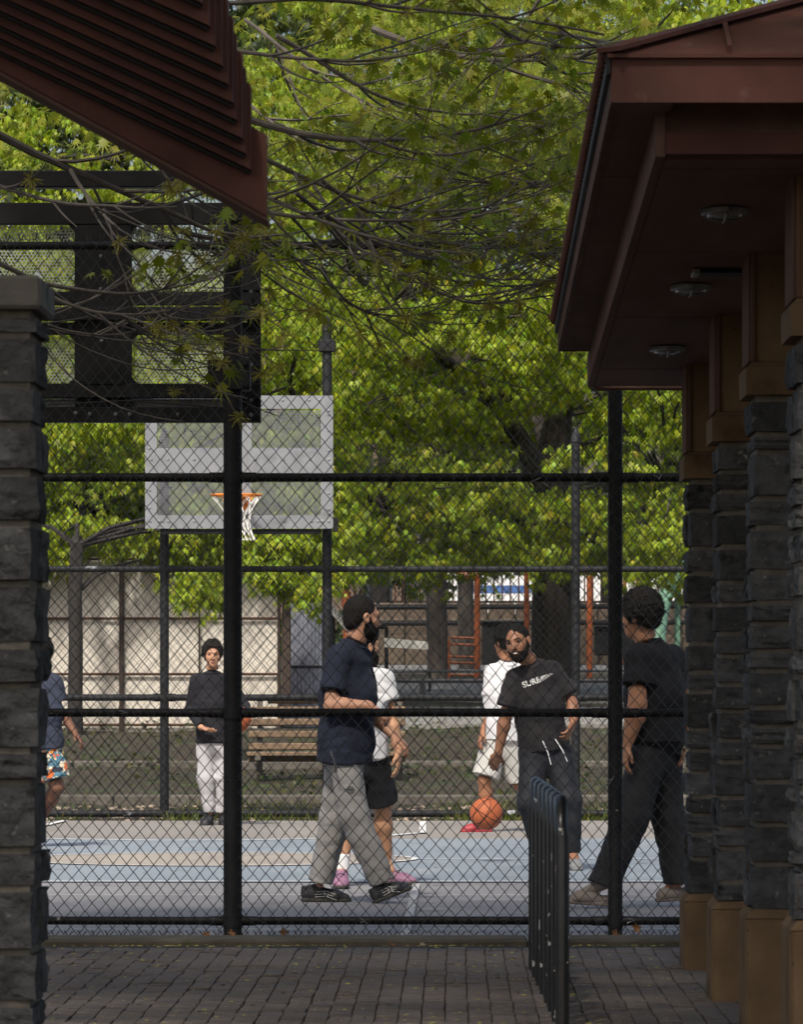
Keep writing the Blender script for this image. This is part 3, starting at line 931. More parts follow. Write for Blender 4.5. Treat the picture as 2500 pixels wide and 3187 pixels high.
# soffit lights: oval bulkheads with a cross guard
for k, (px, py) in enumerate(((2256, 672), (2151, 906), (2079, 1096))):
    s = (2580 - py) / 2.045; y = F / s; x = (px - CX) / s
    z = PZ(2.064, y)
    lab = ['nearest oval bulkhead light under the pavilion ceiling', 'middle oval bulkhead light under the pavilion ceiling', 'farthest oval bulkhead light under the pavilion ceiling'][k]
    li = empty('bulkhead_light', (x, y, z), lab, 'light', 'ceiling lights of the pavilion')
    n = 20
    prof = [(0.078, 0.0), (0.078, -0.014), (0.066, -0.018)]
    mb = MB().lathe((x, y, z), prof, n); mb.v = [(p[0], y + (p[1] - y) * 1.9, p[2]) for p in mb.v]
    mb.build('housing', M['bolt'], li, True)
    mb = MB().lathe((x, y, z - 0.018), [(0.062, 0.0), (0.058, -0.007), (0.03, -0.011), (0.004, -0.012)], n); mb.v = [(p[0], y + (p[1] - y) * 1.9, p[2]) for p in mb.v]
    mb.build('lens', M['lamp_glass'], li, True)
    MB().tube([(x, y - .13, z - .018), (x, y - .08, z - .034), (x, y + .08, z - .034), (x, y + .13, z - .018)], .004, 6).build('guard', M['bolt'], li)
    MB().tube([(x - .068, y, z - .018), (x - .03, y, z - .034), (x + .03, y, z - .034), (x + .068, y, z - .018)], .004, 6).build('guard', M['bolt'], li)
y = F / ((2580 - 846) / 2.06)
vt = MB().cbox((2175 - CX) * y / F, (2330 - CX) * y / F, y - .09, y + .09, PZ(2.05, y), PZ(2.064, y), .003).build('ceiling_vent', M['vent'])
tag(vt, 'black slot vent let into the pavilion ceiling', 'vent')
MB().cbox((2172 - CX) * y / F - .02, (2178 - CX) * y / F, y - .1, y + .1, PZ(2.046, y), PZ(2.065, y), .003).build('frame', M['bolt'], vt)

# ================================================================== PIER AND STEPPED ROOF ON THE LEFT
yp = 15.0; xr = (126 - CX) * yp / F
pr = empty('stone_pier', (xr - .25, yp + .25, 0), 'blurred dark stone pier with a plain cap at the left picture edge', 'pier')
zc0, zc1 = H + (CY - 960) * yp / F, H + (CY - 856) * yp / F
MB().cbox(xr - .56, xr, yp, yp + .52, zc0, zc1, 0.010).build('cap_stone', M['cast_grey'], pr)
xs_ = xr - 0.018
stone_shaft(pr, xs_ - .5, xs_, yp + .03, yp + .5, 0.0, zc0, 77, 0.08, 0.20)

kr = empty('stepped_roof', (-1.3, 13, 2.6), 'brown-red roof edge of overlapping sloping boards, blurred, upper left corner', 'roof')
ends = [(1575, 1300), (1480, 1000), (1450, 905), (1430, 815), (1395, 705), (1375, 605), (1345, 495), (1310, 385), (1270, 270), (1235, 150), (1190, 15), (1150, -110), (1105, -240)]
for k, (ex, ey) in enumerate(ends):
    px, py = ex * .527, ey * .527
    yk = 14.3 - 0.07 * k
    m = 0.546 if k == 0 else 0.478 - 0.004 * k
    pw = 255
    b = W(px, py - (14 if k == 0 else 0), yk); tp = W(px, py - pw - 10, yk)
    lx = -420
    bl = W(lx, py - (14 if k == 0 else 0) - m * (px - lx), yk); tl = W(lx, py - pw - 10 - (m + .02) * (px - lx), yk)
    poly = [(bl.x, bl.z), (b.x, b.z), (tp.x, tp.z), (tl.x, tl.z)]
    MB().ext(poly, yk, yk + 0.068).build('barge_board' if k == 0 else 'lap_board', M['red_metal'], kr)
    if k == 0:
        lip = [(bl.x, bl.z - .012), (b.x, b.z - .012), (b.x, b.z - .001), (bl.x, bl.z - .001)]
        MB().ext(lip, yk + .02, yk + 0.30).build('drip_board', M['brown_wood'], kr)
    else:
        d0 = [(bl.x, bl.z - .009), (b.x - .006, b.z - .009), (b.x - .006, b.z - .001), (bl.x, bl.z - .001)]
        MB().ext(d0, yk + .02, yk + 0.068).build('painted_shadow_strip', M['vent'], kr)  # black strip stands in for the shadow beneath each lap board
MB().cbox(-1.95, -1.75, 13.2, 13.5, 0, 2.9, .01).build('support_post', M['brown_wood'], kr)

# ================================================================== BIKE RACK
rk = empty('bike_rack', (0.36, 21.8, 0), 'black pipe bike rack of tall loops seen end-on, paint chipped', 'bike rack')
M['rack'] = mat('chipped black rack paint', (0.009, 0.009, 0.010), (0.018, 0.018, 0.020), 10, 0.30, 0.0006, 50, spec=0.5, extra=[((0.42, 0.40, 0.37), 17, 0.66, 0.675), ((0.25, 0.07, 0.03), 24, 0.735, 0.75)])
NL = 7
for k in range(NL):
    t = k / (NL - 1)
    ya = 23.55 - 3.62 * t
    s = F / ya
    xk = (1664 + 76 * t ** 1.05 - CX) / s * 1.0
    pts = []
    hw = 0.135
    zt = 0.835
    yb = ya - 2 * hw
    pts.append((xk, ya, -0.15)); pts.append((xk, ya, zt - hw))
    for a in np.linspace(0, math.pi, 9)[1:-1]:
        pts.append((xk + .004, ya - hw + hw * math.cos(a), zt - hw + hw * math.sin(a)))
    pts.append((xk + .008, yb, zt - hw)); pts.append((xk + .008, yb, -0.15))
    MB().tube(pts, 0.0265, 14).build('loop', M['rack'], rk, True)
    if k < NL - 1:
        MB().tube([(xk + .01, yb, 0.10), (xk + .012, ya - 3.62 / (NL - 1), 0.10)], 0.018, 10).build('tie_bar', M['rack'], rk, True)


# ================================================================== FALLEN LEAVES AND LITTER
def leaf_obj(name, px, py, y, size, m, label, rot, z=None, curl=0.35):
    c = W(px, py, y)
    if z is not None: c.z = z
    r = random.Random(int(px))
    vs = [(0, 0, 0)]; n = 10
    for k in range(n):
        a = 2 * math.pi * k / n
        rad = size * ((1.0 if k % 2 == 0 else 0.48) * (1.25 if k == 0 else 1)) * r.uniform(.85, 1.1)
        vs.append((rad * math.cos(a), rad * math.sin(a) * .75, curl * rad * (0.4 + 0.6 * r.random())))
    fs = [(0, 1 + k, 1 + (k + 1) % n) for k in range(n)]
    me = bpy.data.meshes.new(name); me.from_pydata(vs, [], fs); me.update(); me.materials.append(m)
    o = bpy.data.objects.new(name, me); o.location = c; o.rotation_euler = rot
    link(o)
    sol = o.modifiers.new('thick', 'SOLIDIFY'); sol.thickness = 0.0012
    tag(o, label, 'leaf', 'dry leaves by the fence')
    return o


leaf_obj('dry_leaf', 642, 2911, FY - .06, 0.034, M['dead_leaf'], 'dry brown oak leaf caught in the wire left of the thick fence post', (1.3, .3, .4))
leaf_obj('dry_leaf', 878, 2905, FY - .06, 0.042, M['dead_leaf'], 'rust-orange oak leaf caught in the wire right of the thick fence post', (1.25, -.2, 1.1))
leaf_obj('dry_leaf', 722, 2908, FY - .08, 0.030, M['dead_leaf'], 'curled tan leaf against the foot of the thick fence post', (1.2, .8, .2))
leaf_obj('dry_leaf', 1914, 2908, FY - .08, 0.042, M['dead_leaf'], 'large brown leaf at the foot of the thin fence post', (1.2, .2, .9))
leaf_obj('dry_leaf', 1980, 2888, FY - .06, 0.034, M['dead_leaf'], 'crumpled brown leaf hanging on the bottom rail near the pillars', (1.5, 1.0, .2), curl=.7)
leaf_obj('dry_leaf', 915, 3032, GY(3032), 0.030, M['dead_pale'], 'pale folded leaf lying flat on the pavers', (.1, .15, .2), z=.008)
leaf_obj('dry_leaf', 1220, 2940, GY(2948), 0.026, M['dead_leaf'], 'orange leaf lying against the kerb', (.7, .1, .8), z=.012)
leaf_obj('dry_leaf', 1315, 2935, GY(2948), 0.018, M['dead_pale'], 'small white leaf standing against the kerb', (1.1, .1, .2), z=.014)
leaf_obj('dry_leaf', 985, 3013, GY(3013), 0.016, M['dead_pale'], 'small pale leaf on the pavers beside the folded one', (.1, .1, .6), z=.006)
V_, F_ = [], []
for k in range(900):
    if k < 420:
        x = RNG.uniform(-2.3, 1.2); y = 25.66 - abs(RNG.normal(0, .05)); z = 0.002
        if 0.3 < (x * 1.3) % 1 < .75 and RNG.random() < .8: continue
    else:
        y = RNG.uniform(19.5, 25.6); x = RNG.uniform(-2, 1.1); z = 0.004
        x = round(x / PWX) * PWX - 3.4 % PWX + RNG.normal(0, .012)
    s = RNG.uniform(.003, .008); a = RNG.uniform(0, 6.28)
    b = len(V_)
    for q in range(4):
        V_.append((x + s * 1.4 * math.cos(a + q * 1.57) * (1.6 if q % 2 else 1), y + s * 1.4 * math.sin(a + q * 1.57) * (1.6 if q % 2 else 1), z + RNG.uniform(0, .006)))
    F_.append((b, b + 1, b + 2, b + 3))
lt = np_mesh('fallen_flowers', V_, F_, M['leaf_bit']); tag(lt, 'yellow-green flower litter scattered on pavers and kerb', 'litter', kind='stuff')

# ================================================================== LEAVES
def leaf_template(lobes, notch=0.24, droop=0.22, fold=0.22, wid=1.0):
    """outline of a lobed leaf, base at the origin, tip at x = 1"""
    cx = 0.30
    pts = [(0.0, 0.0)]
    for i, (a, r) in enumerate(lobes):
        a = math.radians(a)
        if i > 0:
            b = math.radians((lobes[i][0] + lobes[i - 1][0]) / 2)
            pts.append((cx + notch * math.cos(b), notch * math.sin(b) * wid))
        pts.append((cx + r * math.cos(a), r * math.sin(a) * wid))
    c = (cx, 0.0)
    P = [c] + pts
    V = np.array([(x, y, -fold * abs(y) - droop * max(0, x) ** 2) for x, y in P])
    n = len(pts)
    Fc = np.array([(0, 1 + k, 1 + (k + 1) % n) for k in range(n)])
    return V, Fc


LF_FAR = leaf_template([(-95, .32), (-46, .60), (0, .72), (46, .60), (95, .32)], 0.19, 0.32, 0.30)
LF_NEAR = leaf_template([(-112, .26), (-72, .46), (-34, .64), (0, .72), (34, .64), (72, .46), (112, .26)], 0.15, 0.25, 0.25, 1.05)
LF_QUAD = (np.array([(0, 0, 0), (.5, -.4, -.1), (1, 0, -.2), (.5, .4, -.1)]), np.array([(0, 1, 2), (0, 2, 3)]))


def leaves(name, P, D, Nn, S, tmpl, mtl, parent, tint):
    T, Fc = tmpl
    P = np.asarray(P); D = np.asarray(D); Nn = np.asarray(Nn); S = np.asarray(S)
    D = D / np.linalg.norm(D, axis=1, keepdims=True)
    Nn = Nn - D * (Nn * D).sum(1, keepdims=True); Nn /= np.linalg.norm(Nn, axis=1, keepdims=True)
    Sd = np.cross(Nn, D)
    V = P[:, None, :] + S[:, None, None] * (T[None, :, 0:1] * D[:, None] + T[None, :, 1:2] * Sd[:, None] + T[None, :, 2:3] * Nn[:, None])
    n, k = len(P), len(T)
    FF = (Fc[None] + (np.arange(n) * k)[:, None, None]).reshape(-1, 3)
    tt = np.repeat(tint, k, axis=0)
    o = np_mesh(name, V.reshape(-1, 3), FF, mtl, parent, smooth=False, tint=tt)
    return o


def rosette(C, m, r, size, rng, spread=0.07, emin=0.25, emax=1.25):
    """m drooping leaves around each cluster centre"""
    n = len(C)
    a = rng.uniform(0, 2 * np.pi, (n, m)); e = rng.uniform(emin, emax, (n, m))
    D = np.stack([np.cos(a) * np.cos(e), np.sin(a) * np.cos(e), -np.sin(e)], -1)
    Nn = np.stack([np.cos(a) * np.sin(e), np.sin(a) * np.sin(e), np.cos(e)], -1) + rng.normal(0, .18, (n, m, 3))
    P = C[:, None, :] + D * 0.25 * spread + rng.normal(0, spread, (n, m, 3)) * np.array([1, 1, .55])
    S = size * rng.uniform(.55, 1.25, (n, m))
    return P.reshape(-1, 3), D.reshape(-1, 3), Nn.reshape(-1, 3), S.ravel()


def tints(n, rng, clus=None, per=1, lo=.75, hi=1.25, warm=.12):
    b = rng.uniform(lo, hi, n)
    w = rng.normal(0, warm, n)
    if clus is not None:
        cb = rng.uniform(.82, 1.18, clus); b = b * np.repeat(cb, per)[:n]
    return np.clip(np.stack([b * (1 + w), b, b * (1 - w * .5)], -1), 0.2, 2.2)


def crown(name, tree, centers, rad, rng, ncl, per, size, mtl, lo=0.8, hi=1.2):
    """shelves of drooping leaf clusters"""
    C = []
    for c, R in zip(centers, rad):
        k = max(4, int(ncl * rng.uniform(.7, 1.3)))
        a = rng.uniform(0, 2 * np.pi, k); q = np.sqrt(rng.uniform(0, 1, k)) * R
        tl = rng.normal(0, .22, 2)
        x = np.cos(a) * q; yv = np.sin(a) * q
        z = -0.22 * (q / R) ** 2 * R + tl[0] * x + tl[1] * yv + rng.normal(0, .05, k)
        C.append(np.stack([c[0] + x, c[1] + yv, c[2] + z], -1))
    C = np.concatenate(C)
    P, D, Nn, S = rosette(C, per, 0.1, size, rng, 0.07, 0.55, 1.35)
    t = tints(len(P), rng, len(C), per, lo, hi)
    brown = rng.random(len(P)) < 0.02
    t[brown] *= np.array([1.35, .95, .8])
    return leaves(name, P, D, Nn, S, LF_FAR, mtl, tree, t)


def shelf_points(n, x0, x1, z0, z1, y0, y1, rng, keep=None):
    out = []
    while len(out) < n:
        y = rng.uniform(y0, y1); px = rng.uniform(x0, x1); py = rng.uniform(z0, z1)
        if keep and rng.random() > keep(px, py): continue
        w = W(px, py, y)
        out.append((w.x, w.y, w.z))
    return out


def limb_tree(tree, base, limbs, bark, seed, shelves=(), every=2, n=12):
    """trunk and limbs: each limb a list of (point, radius)"""
    mb = MB()
    for L_ in limbs:
        mb.tube([p for p, r in L_], [r for p, r in L_], n)
    mb.build('trunk', M[bark], tree, True)
    pts = [p for L_ in limbs for p, r in L_[1:]]
    rr = random.Random(seed)
    mb = MB()
    for i, s in enumerate(shelves):
        if i % every: continue
        s = Vector(s)
        q = min(pts, key=lambda p: (p - s).length + (0.8 if p.z > s.z else 0))
        if (q - s).length > 4.5: continue
        mid = (q + s) / 2 + Vector((rr.uniform(-.2, .2), rr.uniform(-.2, .2), rr.uniform(-.05, .35)))
        mb.tube([q, (q + mid) / 2 + Vector((0, 0, .06)), mid, (mid + s) / 2 + Vector((0, 0, .05)), s], [.035, .028, .022, .015, .008], 5)
    if mb.v: tag(mb.build('branches', M[bark], tree, True), kind='stuff')


def base_at(px, y): return Vector(((px - CX) * y / F, y, TZ(y) - 0.1))


# ---- far maples
rg = np.random.default_rng(11)
T1 = empty('maple_tree', base_at(1722, 78), 'broad maple with thick dark trunk and bright drooping leaves behind the far fence', 'tree')
wv = lambda px, py, y=78: W(px, py, y)
l1 = [[(base_at(1722, 78), .40), (wv(1722, 2150), .34), (wv(1722, 1900), .31), (wv(1720, 1700), .29), (wv(1712, 1560), .27), (wv(1722, 1420), .24), (wv(1738, 1300), .21), (wv(1748, 1120), .17), (wv(1770, 880), .13), (wv(1800, 600), .09)],
      [(wv(1712, 1560), .2), (wv(1640, 1400, 77.5), .15), (wv(1560, 1270, 77), .13), (wv(1440, 1160, 76), .11), (wv(1330, 1080, 75), .085), (wv(1200, 960, 74.5), .06), (wv(1080, 820, 74), .035)],
      [(wv(1722, 1420), .15), (wv(1650, 1250, 79), .11), (wv(1600, 1080, 80), .09), (wv(1540, 860, 80), .06), (wv(1480, 600, 80), .04)],
      [(wv(1720, 1700), .16), (wv(1640, 1620, 77), .11), (wv(1540, 1560, 76.5), .085), (wv(1430, 1530, 76), .06), (wv(1300, 1545, 75.5), .045), (wv(1180, 1580, 75), .03)],
      [(wv(1724, 1840), .13), (wv(1790, 1760, 77.5), .10), (wv(1860, 1690, 77), .085), (wv(1960, 1610, 76.5), .06), (wv(2080, 1540, 76), .04)],
      [(wv(1738, 1300), .13), (wv(1820, 1180, 77.5), .09), (wv(1920, 1120, 77), .07), (wv(2060, 1040, 77), .05), (wv(2200, 900, 77), .03)]]
c1 = shelf_points(430, 930, 2400, -60, 1730, 71.5, 82, rg, lambda x, y: (1.0 if y < 1500 else .72) * (0.55 if (1600 < x < 1850 and 1250 < y) else 1) * (1.0 if y > 820 else .35))
c1 = [s for s in c1 if not (s[1] < 78.6 and 1560 < CX + s[0] * F / s[1] < 1850 and CY - (s[2] - H) * F / s[1] > 1230)]
c1 += shelf_points(60, 930, 2250, 1480, 1775, 72, 78, rg)
limb_tree(T1, None, l1, 'bark', 3, c1, 2)
crown('crown', T1, c1, rg.uniform(.35, .85, len(c1)), rg, 21, 8, 0.138, M['leaf_far'], .62, 1.4)  # wide tint range puts leaf highlights into the colour

T2 = empty('maple_tree', base_at(233, 64.4), 'slender dark-trunked maple before the cream panel, left, crown of yellow-green leaves', 'tree')
wv2 = lambda px, py, y=64.4: W(px, py, y)
l2 = [[(base_at(233, 64.4), .105), (wv2(233, 2200), .092), (wv2(235, 2000), .088), (wv2(232, 1850), .085), (wv2(238, 1700), .08), (wv2(250, 1600, 67), .07), (wv2(265, 1480, 70), .065), (wv2(300, 1250, 72), .055), (wv2(360, 900, 73), .04), (wv2(380, 500, 74), .02)],
      [(wv2(250, 1600, 67), .06), (wv2(400, 1580, 71), .045), (wv2(600, 1540, 72), .035), (wv2(800, 1560, 72), .02)],
      [(wv2(265, 1480, 70), .05), (wv2(450, 1380, 72), .04), (wv2(680, 1290, 72), .03), (wv2(900, 1200, 72), .02)],
      [(wv2(250, 1600, 67), .05), (wv2(120, 1560, 71), .035), (wv2(0, 1520, 72), .02)],
      [(wv2(300, 1250, 72), .05), (wv2(500, 1050, 72), .035), (wv2(700, 850, 73), .02)]]
c2 = shelf_points(360, -200, 1080, 150, 1740, 66.5, 77, rg, lambda x, y: 1.0 if y > 850 else .5)
c2 += shelf_points(60, -100, 1060, 1620, 1750, 65.0, 65.4, rg)
c2 += shelf_points(95, -60, 480, 1250, 1690, 66.0, 69.5, rg) + shelf_points(30, 480, 1000, 1400, 1690, 66.0, 69, rg)
c2 += shelf_points(6, 540, 680, 1780, 1850, 58, 60, rg) + shelf_points(7, 840, 1060, 1770, 1850, 58, 60, rg)
limb_tree(T2, None, l2[:1] + l2[2:3] + l2[4:], 'bark_dark', 5, c2, 7)
crown('crown', T2, c2, np.where((np.array(c2)[:, 1] < 66) & (np.array(c2)[:, 2] < 3.3), rg.uniform(.18, .32, len(c2)), rg.uniform(.35, .8, len(c2))), rg, 20, 8, 0.122, M['leaf_far'], .62, 1.4)  # bright end of the tints paints highlights on this crown too

for (px, w, y, lab, x0, x1, n) in ((1362, 66, 88, 'grey straight tree trunk beside the orange ladder, left of the two', 820, 1700, 130), (1452, 50, 93, 'brown tree trunk directly behind the orange ladder', 1200, 2100, 130)):
    t = empty('park_tree', base_at(px, y), lab, 'tree')
    b = base_at(px, y); r = w * y / F / 2
    wq = lambda a, c: W(a, c, y)
    lm = [[(b, r * 1.25), (wq(px + 2, 2080), r * 1.02), (wq(px - 3, 1900), r), (wq(px, 1700), r * .95), (wq(px + 10, 1400), r * .8), (wq(px + 30, 900), r * .5), (wq(px + 40, 200), r * .2)],
          [(wq(px, 1650), r * .5), (wq(px - 150, 1400), r * .35), (wq(px - 300, 1150), r * .2)], [(wq(px + 8, 1450), r * .5), (wq(px + 160, 1200), r * .35), (wq(px + 330, 900), r * .2)]]
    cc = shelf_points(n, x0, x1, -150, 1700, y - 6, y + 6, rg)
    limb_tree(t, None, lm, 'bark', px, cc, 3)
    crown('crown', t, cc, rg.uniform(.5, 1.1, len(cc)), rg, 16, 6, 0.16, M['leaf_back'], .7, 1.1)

# ---- a far belt of trees that reads as one mass
rb2 = np.random.default_rng(21)
cb = shelf_points(760, -400, 2900, -250, 1745, 104, 128, rb2) + shelf_points(120, -300, 400, -100, 800, 100, 124, rb2) + shelf_points(70, 550, 1150, -200, 260, 100, 124, rb2)
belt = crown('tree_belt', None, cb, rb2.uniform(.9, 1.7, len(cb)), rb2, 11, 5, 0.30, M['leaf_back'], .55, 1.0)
tag(belt, 'distant belt of green trees closing the view', 'trees', kind='stuff')
for px in (620, 1180, 1900, 2300, 60):
    y = 116 + 4 * math.sin(px)
    b = base_at(px, y)
    t = MB().tube([b, W(px + 4, 1950, y), W(px, 1700, y), W(px + 30, 1300, y)], [.28, .22, .2, .14], 8).build('tree_trunk', M['bark_dark'], None, True)
    tag(t, {620: 'far dark trunk behind the cream panel', 1180: 'far dark trunk beside the steps', 1900: 'far dark trunk behind the right swing post', 2300: 'far dark trunk behind the stone pillars', 60: 'far dark trunk behind the left pier'}[px], 'tree', 'far trunks')

# ================================================================== NEAR TREE: arching twigs in front of the fence
rn = np.random.default_rng(31)
NT = empty('overhanging_tree', (-6.5, 19, 0), 'near maple whose bare arching twigs and young leaves hang across the top', 'tree')
MB().tube([(-6.5, 19, -.2), (-6.45, 19, 2), (-6.3, 19.2, 4.5), (-5.6, 19.5, 7), (-4.5, 18, 9)], [.42, .34, .30, .22, .14], 14).build('trunk', M['bark'], NT, True)
tb = MB()
tb.tube([(-6.3, 19.2, 4.2), (-5, 21, 5.0), (-3.2, 23, 4.9), (-2.0, 24, 4.4)], [.14, .11, .07, .04], 10)
tb.tube([(-5.6, 19.5, 7), (-3, 16, 8), (0, 12, 8.3), (3, 9, 8.2)], [.16, .13, .10, .05], 10)
tb.tube([(-5.6, 19.5, 7), (-2, 20, 6.5), (1, 21.5, 5.8), (3, 22, 5.5)], [.16, .11, .07, .04], 10)
tips = []          # (point, out direction, leafiness)


def arc_px(p, ang, length, bend, w0, w1, y0, y1, n=12):
    """a twig as a run of photo pixels: heading turns steadily; returns world points"""
    x, y = p
    pts, rad = [], []
    a = ang
    for i in range(n + 1):
        t = i / n
        yy = y0 + (y1 - y0) * t
        pts.append(W(x, y, yy)); rad.append(max(0.0019, 1.1 * (w0 + (w1 - w0) * t) * yy / F / 2))
        x += math.cos(a) * length / n; y += math.sin(a) * length / n
        a += bend / n + rn.normal(0, 0.05)
    return pts, rad, (x, y), a


mains = [((-60, 390), 28, 980, -24, 26, 9, 23.5), ((-60, 560), 20, 620, -5, 14, 5, 24), ((-40, 800), 27, 760, -34, 17, 5, 23), ((120, 900), 30, 620, -52, 12, 4, 23), ((690, 10), -1, 1200, 12, 15, 7, 23),
         ((700, 150), 12, 760, -34, 13, 5, 23.5), ((740, 360), 18, 1000, -42, 22, 5, 24), ((760, 470), 20, 900, -35, 16, 5, 25), ((720, 560), 25, 760, -45, 14, 5, 23), ((860, 110), 30, 800, -40, 15, 6, 27), ((1160, 90), 22, 760, -20, 22, 9, 28),
         ((1330, 130), 8, 640, -16, 19, 10, 27), ((1960, 130), 172, 420, 18, 16, 8, 25), ((740, 640), 12, 900, -32, 14, 5, 24), ((560, 720), 14, 760, -38, 15, 5, 24.5), ((920, 600), 40, 620, -62, 14, 4, 23.5), ((1000, 560), 38, 700, -55, 13, 4, 25),
         ((820, 730), 40, 560, -70, 10, 3.5, 24), ((1000, 830), 62, 520, -100, 9, 3, 24), ((1180, 760), 46, 640, -58, 12, 4, 25), ((-60, 960), 18, 620, -30, 9, 3, 24), ((150, 1010), 22, 520, -58, 8, 3, 23.5), ((280, 560), 66, 520, -18, 9, 3, 24), ((330, 300), 55, 760, -20, 11, 4, 25),
         ((1880, 520), 160, 600, 30, 10, 4, 26), ((1880, 300), 140, 620, 40, 10, 4, 27), ((1900, 640), 200, 520, -30, 9, 4, 26), ((1700, -40), 115, 560, 30, 12, 5, 28), ((700, 260), 40, 900, -30, 12, 5, 30), ((760, 60), 35, 1000, -30, 12, 5, 31),
         ((1600, 780), 8, 420, -40, 8, 3, 25), ((1350, 820), 20, 520, -45, 8, 3, 25)]
paths = []
for (p, ang, ln, bd, w0, w1, y0) in mains:
    pts, rad, e, a = arc_px(p, math.radians(ang), ln, math.radians(bd), w0, w1, y0, y0 + rn.uniform(-1, 1.2), 16)
    tb.tube(pts, rad, 7)
    paths.append((pts, rad)); tips.append((pts[-1], (pts[-1] - pts[-2]).normalized()))


def px_of(w): return CX + w.x * F / w.y, CY - (w.z - H) * F / w.y


for gen, (cnt, lmin, lmax) in enumerate(((190, 220, 640), (300, 90, 300))):
    src = list(paths)
    for _ in range(cnt):
        pts, rad = src[rn.integers(len(src))]
        i = int(rn.integers(2, len(pts) - 1))
        px, py = px_of(pts[i])
        if px < -80 or px > 1980 or py > 1080: continue
        d0 = math.atan2(px_of(pts[i])[1] - px_of(pts[i - 1])[1], px_of(pts[i])[0] - px_of(pts[i - 1])[0])
        sg = rn.choice((-1, 1))
        ang = d0 + sg * rn.uniform(.25, .75)
        if math.cos(ang) < .1 and rn.random() < .8: ang = d0 + .3 * sg
        y0 = pts[i].y
        ln = rn.uniform(lmin, lmax)
        w0 = max(3.2, min(rad[i] * 2 * F / y0 * .75, 13)); w1 = 2.6
        bd = -rn.uniform(.2, 1.1) if math.sin(ang) > -.15 else rn.uniform(-.5, .3)
        P_, R_, e, a = arc_px((px, py), ang, ln, bd, w0, w1, y0, y0 + rn.uniform(-1.2, 1.8), 9)
        tb.tube(P_, R_, 5)
        paths.append((P_, R_)); tips.append((P_[-1], (P_[-1] - P_[-2]).normalized()))
        if rn.random() < .5: tips.append((P_[5], (P_[5] - P_[4]).normalized()))
tag(tb.build('branches', M['twig'], NT, True), kind='stuff')

# bunches of young leaves at the tips and through the upper right; flower clusters lower left
BC, FCc = [], []
for p, d in tips:
    px, py = px_of(p)
    pl = 0.12 + 0.75 * max(0, min(1, (px - 500) / 800)) * max(0, min(1, (900 - py) / 500))
    if rn.random() < pl: BC.append(p)
    elif rn.random() < .32: FCc.append(p)
BC = [tuple(p) for p in BC]
k = 0
while k < 900:
    px, py = rn.uniform(680, 2050), rn.uniform(-80, 760)
    q = (0.30 + 0.7 * max(0, min(1, (px - 750) / 900))) * (1.0 if py < 420 else max(0.08, 1 - (py - 420) / 330)) 
    if rn.random() > q: continue
    BC.append(tuple(W(px, py, rn.uniform(26.5, 38)))); k += 1
k = 0
while k < 120:
    px, py = rn.uniform(-60, 800), rn.uniform(150, 620)
    BC.append(tuple(W(px, py, rn.uniform(28, 40)))); k += 1
BC = np.array(BC)
P, D, Nn, S = rosette(BC, 6, .1, .108, rn, 0.06, -0.15, 1.2)
leaves('crown', P, D, Nn, S, LF_NEAR, M['leaf_near'], NT, tints(len(P), rn, len(BC), 6, .75, 1.2))
# flower clusters: tufts of short threads
V_, F_, t_ = [], [], []
for p in FCc:
    for _ in range(46):
        d = Vector(rn.normal(0, 1, 3)).normalized(); d.z -= .25
        L_ = rn.uniform(.02, .062); w = .0022
        a = Vector(p) + d * .004; b = Vector(p) + d * L_
        sd = d.cross(Vector((0.2, 1, .1))).normalized() * w
        n = len(V_)
        V_ += [a - sd * .4, a + sd * .4, b + sd, b - sd]; F_.append((n, n + 1, n + 2, n + 3))
        c = rn.uniform(.6, 1.1); t_ += [(c, c, c)] * 4
tag(np_mesh('flowers', [tuple(v) for v in V_], F_, M['flower'], NT, tint=np.array(t_)), kind='stuff')
# the crown overhead that shades the paving
n = 17500
P = np.stack([rn.uniform(-8, 6.5, n), rn.uniform(-3, 24, n), 7.0 + 2.6 * rn.random(n)], -1)
hole = np.sin(P[:, 0] * 1.1 + 1) * np.sin(P[:, 1] * .9) > 0.80
P = P[~hole]; n = len(P)
D = rn.normal(0, 1, (n, 3)) * np.array([1, 1, .35]); Nn = np.tile([0, 0, 1.0], (n, 1)) + rn.normal(0, .35, (n, 3))
leaves('upper_crown', P, D, Nn, rn.uniform(.25, .42, n), LF_QUAD, M['leaf_near'], NT, tints(n, rn))

# ================================================================== GRASS, IVY
rgx = np.random.default_rng(41)
n = 9000
gx = rgx.uniform(-6, 4, n); gy = np.concatenate([48.95 + np.abs(rgx.normal(0, .35, n // 2)), rgx.uniform(49.5, 54, n - n // 2)])
keep = (np.sin(gx * 2.3) + np.sin(gx * 5.1 + 1) * .6 + rgx.normal(0, .5, n)) > 0.1
gx, gy = gx[keep], gy[keep]; n = len(gx)
P = np.stack([gx, gy, np.array([TZ(v) for v in gy])], -1)
D = np.stack([rgx.normal(0, .45, n), rgx.normal(0, .45, n), np.ones(n)], -1)
T = (np.array([(0, -.05, 0), (0, .05, 0), (.6, .04, .05), (1, 0, .22)]), np.array([(0, 1, 2), (0, 2, 3)]))
g = leaves('grass', P, D, np.tile([0, -1.0, 0.1], (n, 1)) + rgx.normal(0, .3, (n, 3)), rgx.uniform(.04, .11, n), T, M['grass'], None, tints(n, rgx, warm=.2))
tag(g, 'sparse grass and weeds along the far fence', 'grass', kind='stuff')
n = 6500
gy = rgx.uniform(53.5, 66, n); gx = rgx.uniform(-7, 5, n)
keep = (np.sin(gx * 1.7 + gy) + np.sin(gy * 1.9 - gx * .8) + rgx.normal(0, .5, n)) > 0.15
gx, gy = gx[keep], gy[keep]; n = len(gx)
C = np.stack([gx, gy, np.array([TZ(v) for v in gy]) + rgx.uniform(0, .14, n)], -1)
D = rgx.normal(0, 1, (n, 3)); D[:, 2] = rgx.uniform(-.3, .6, n)
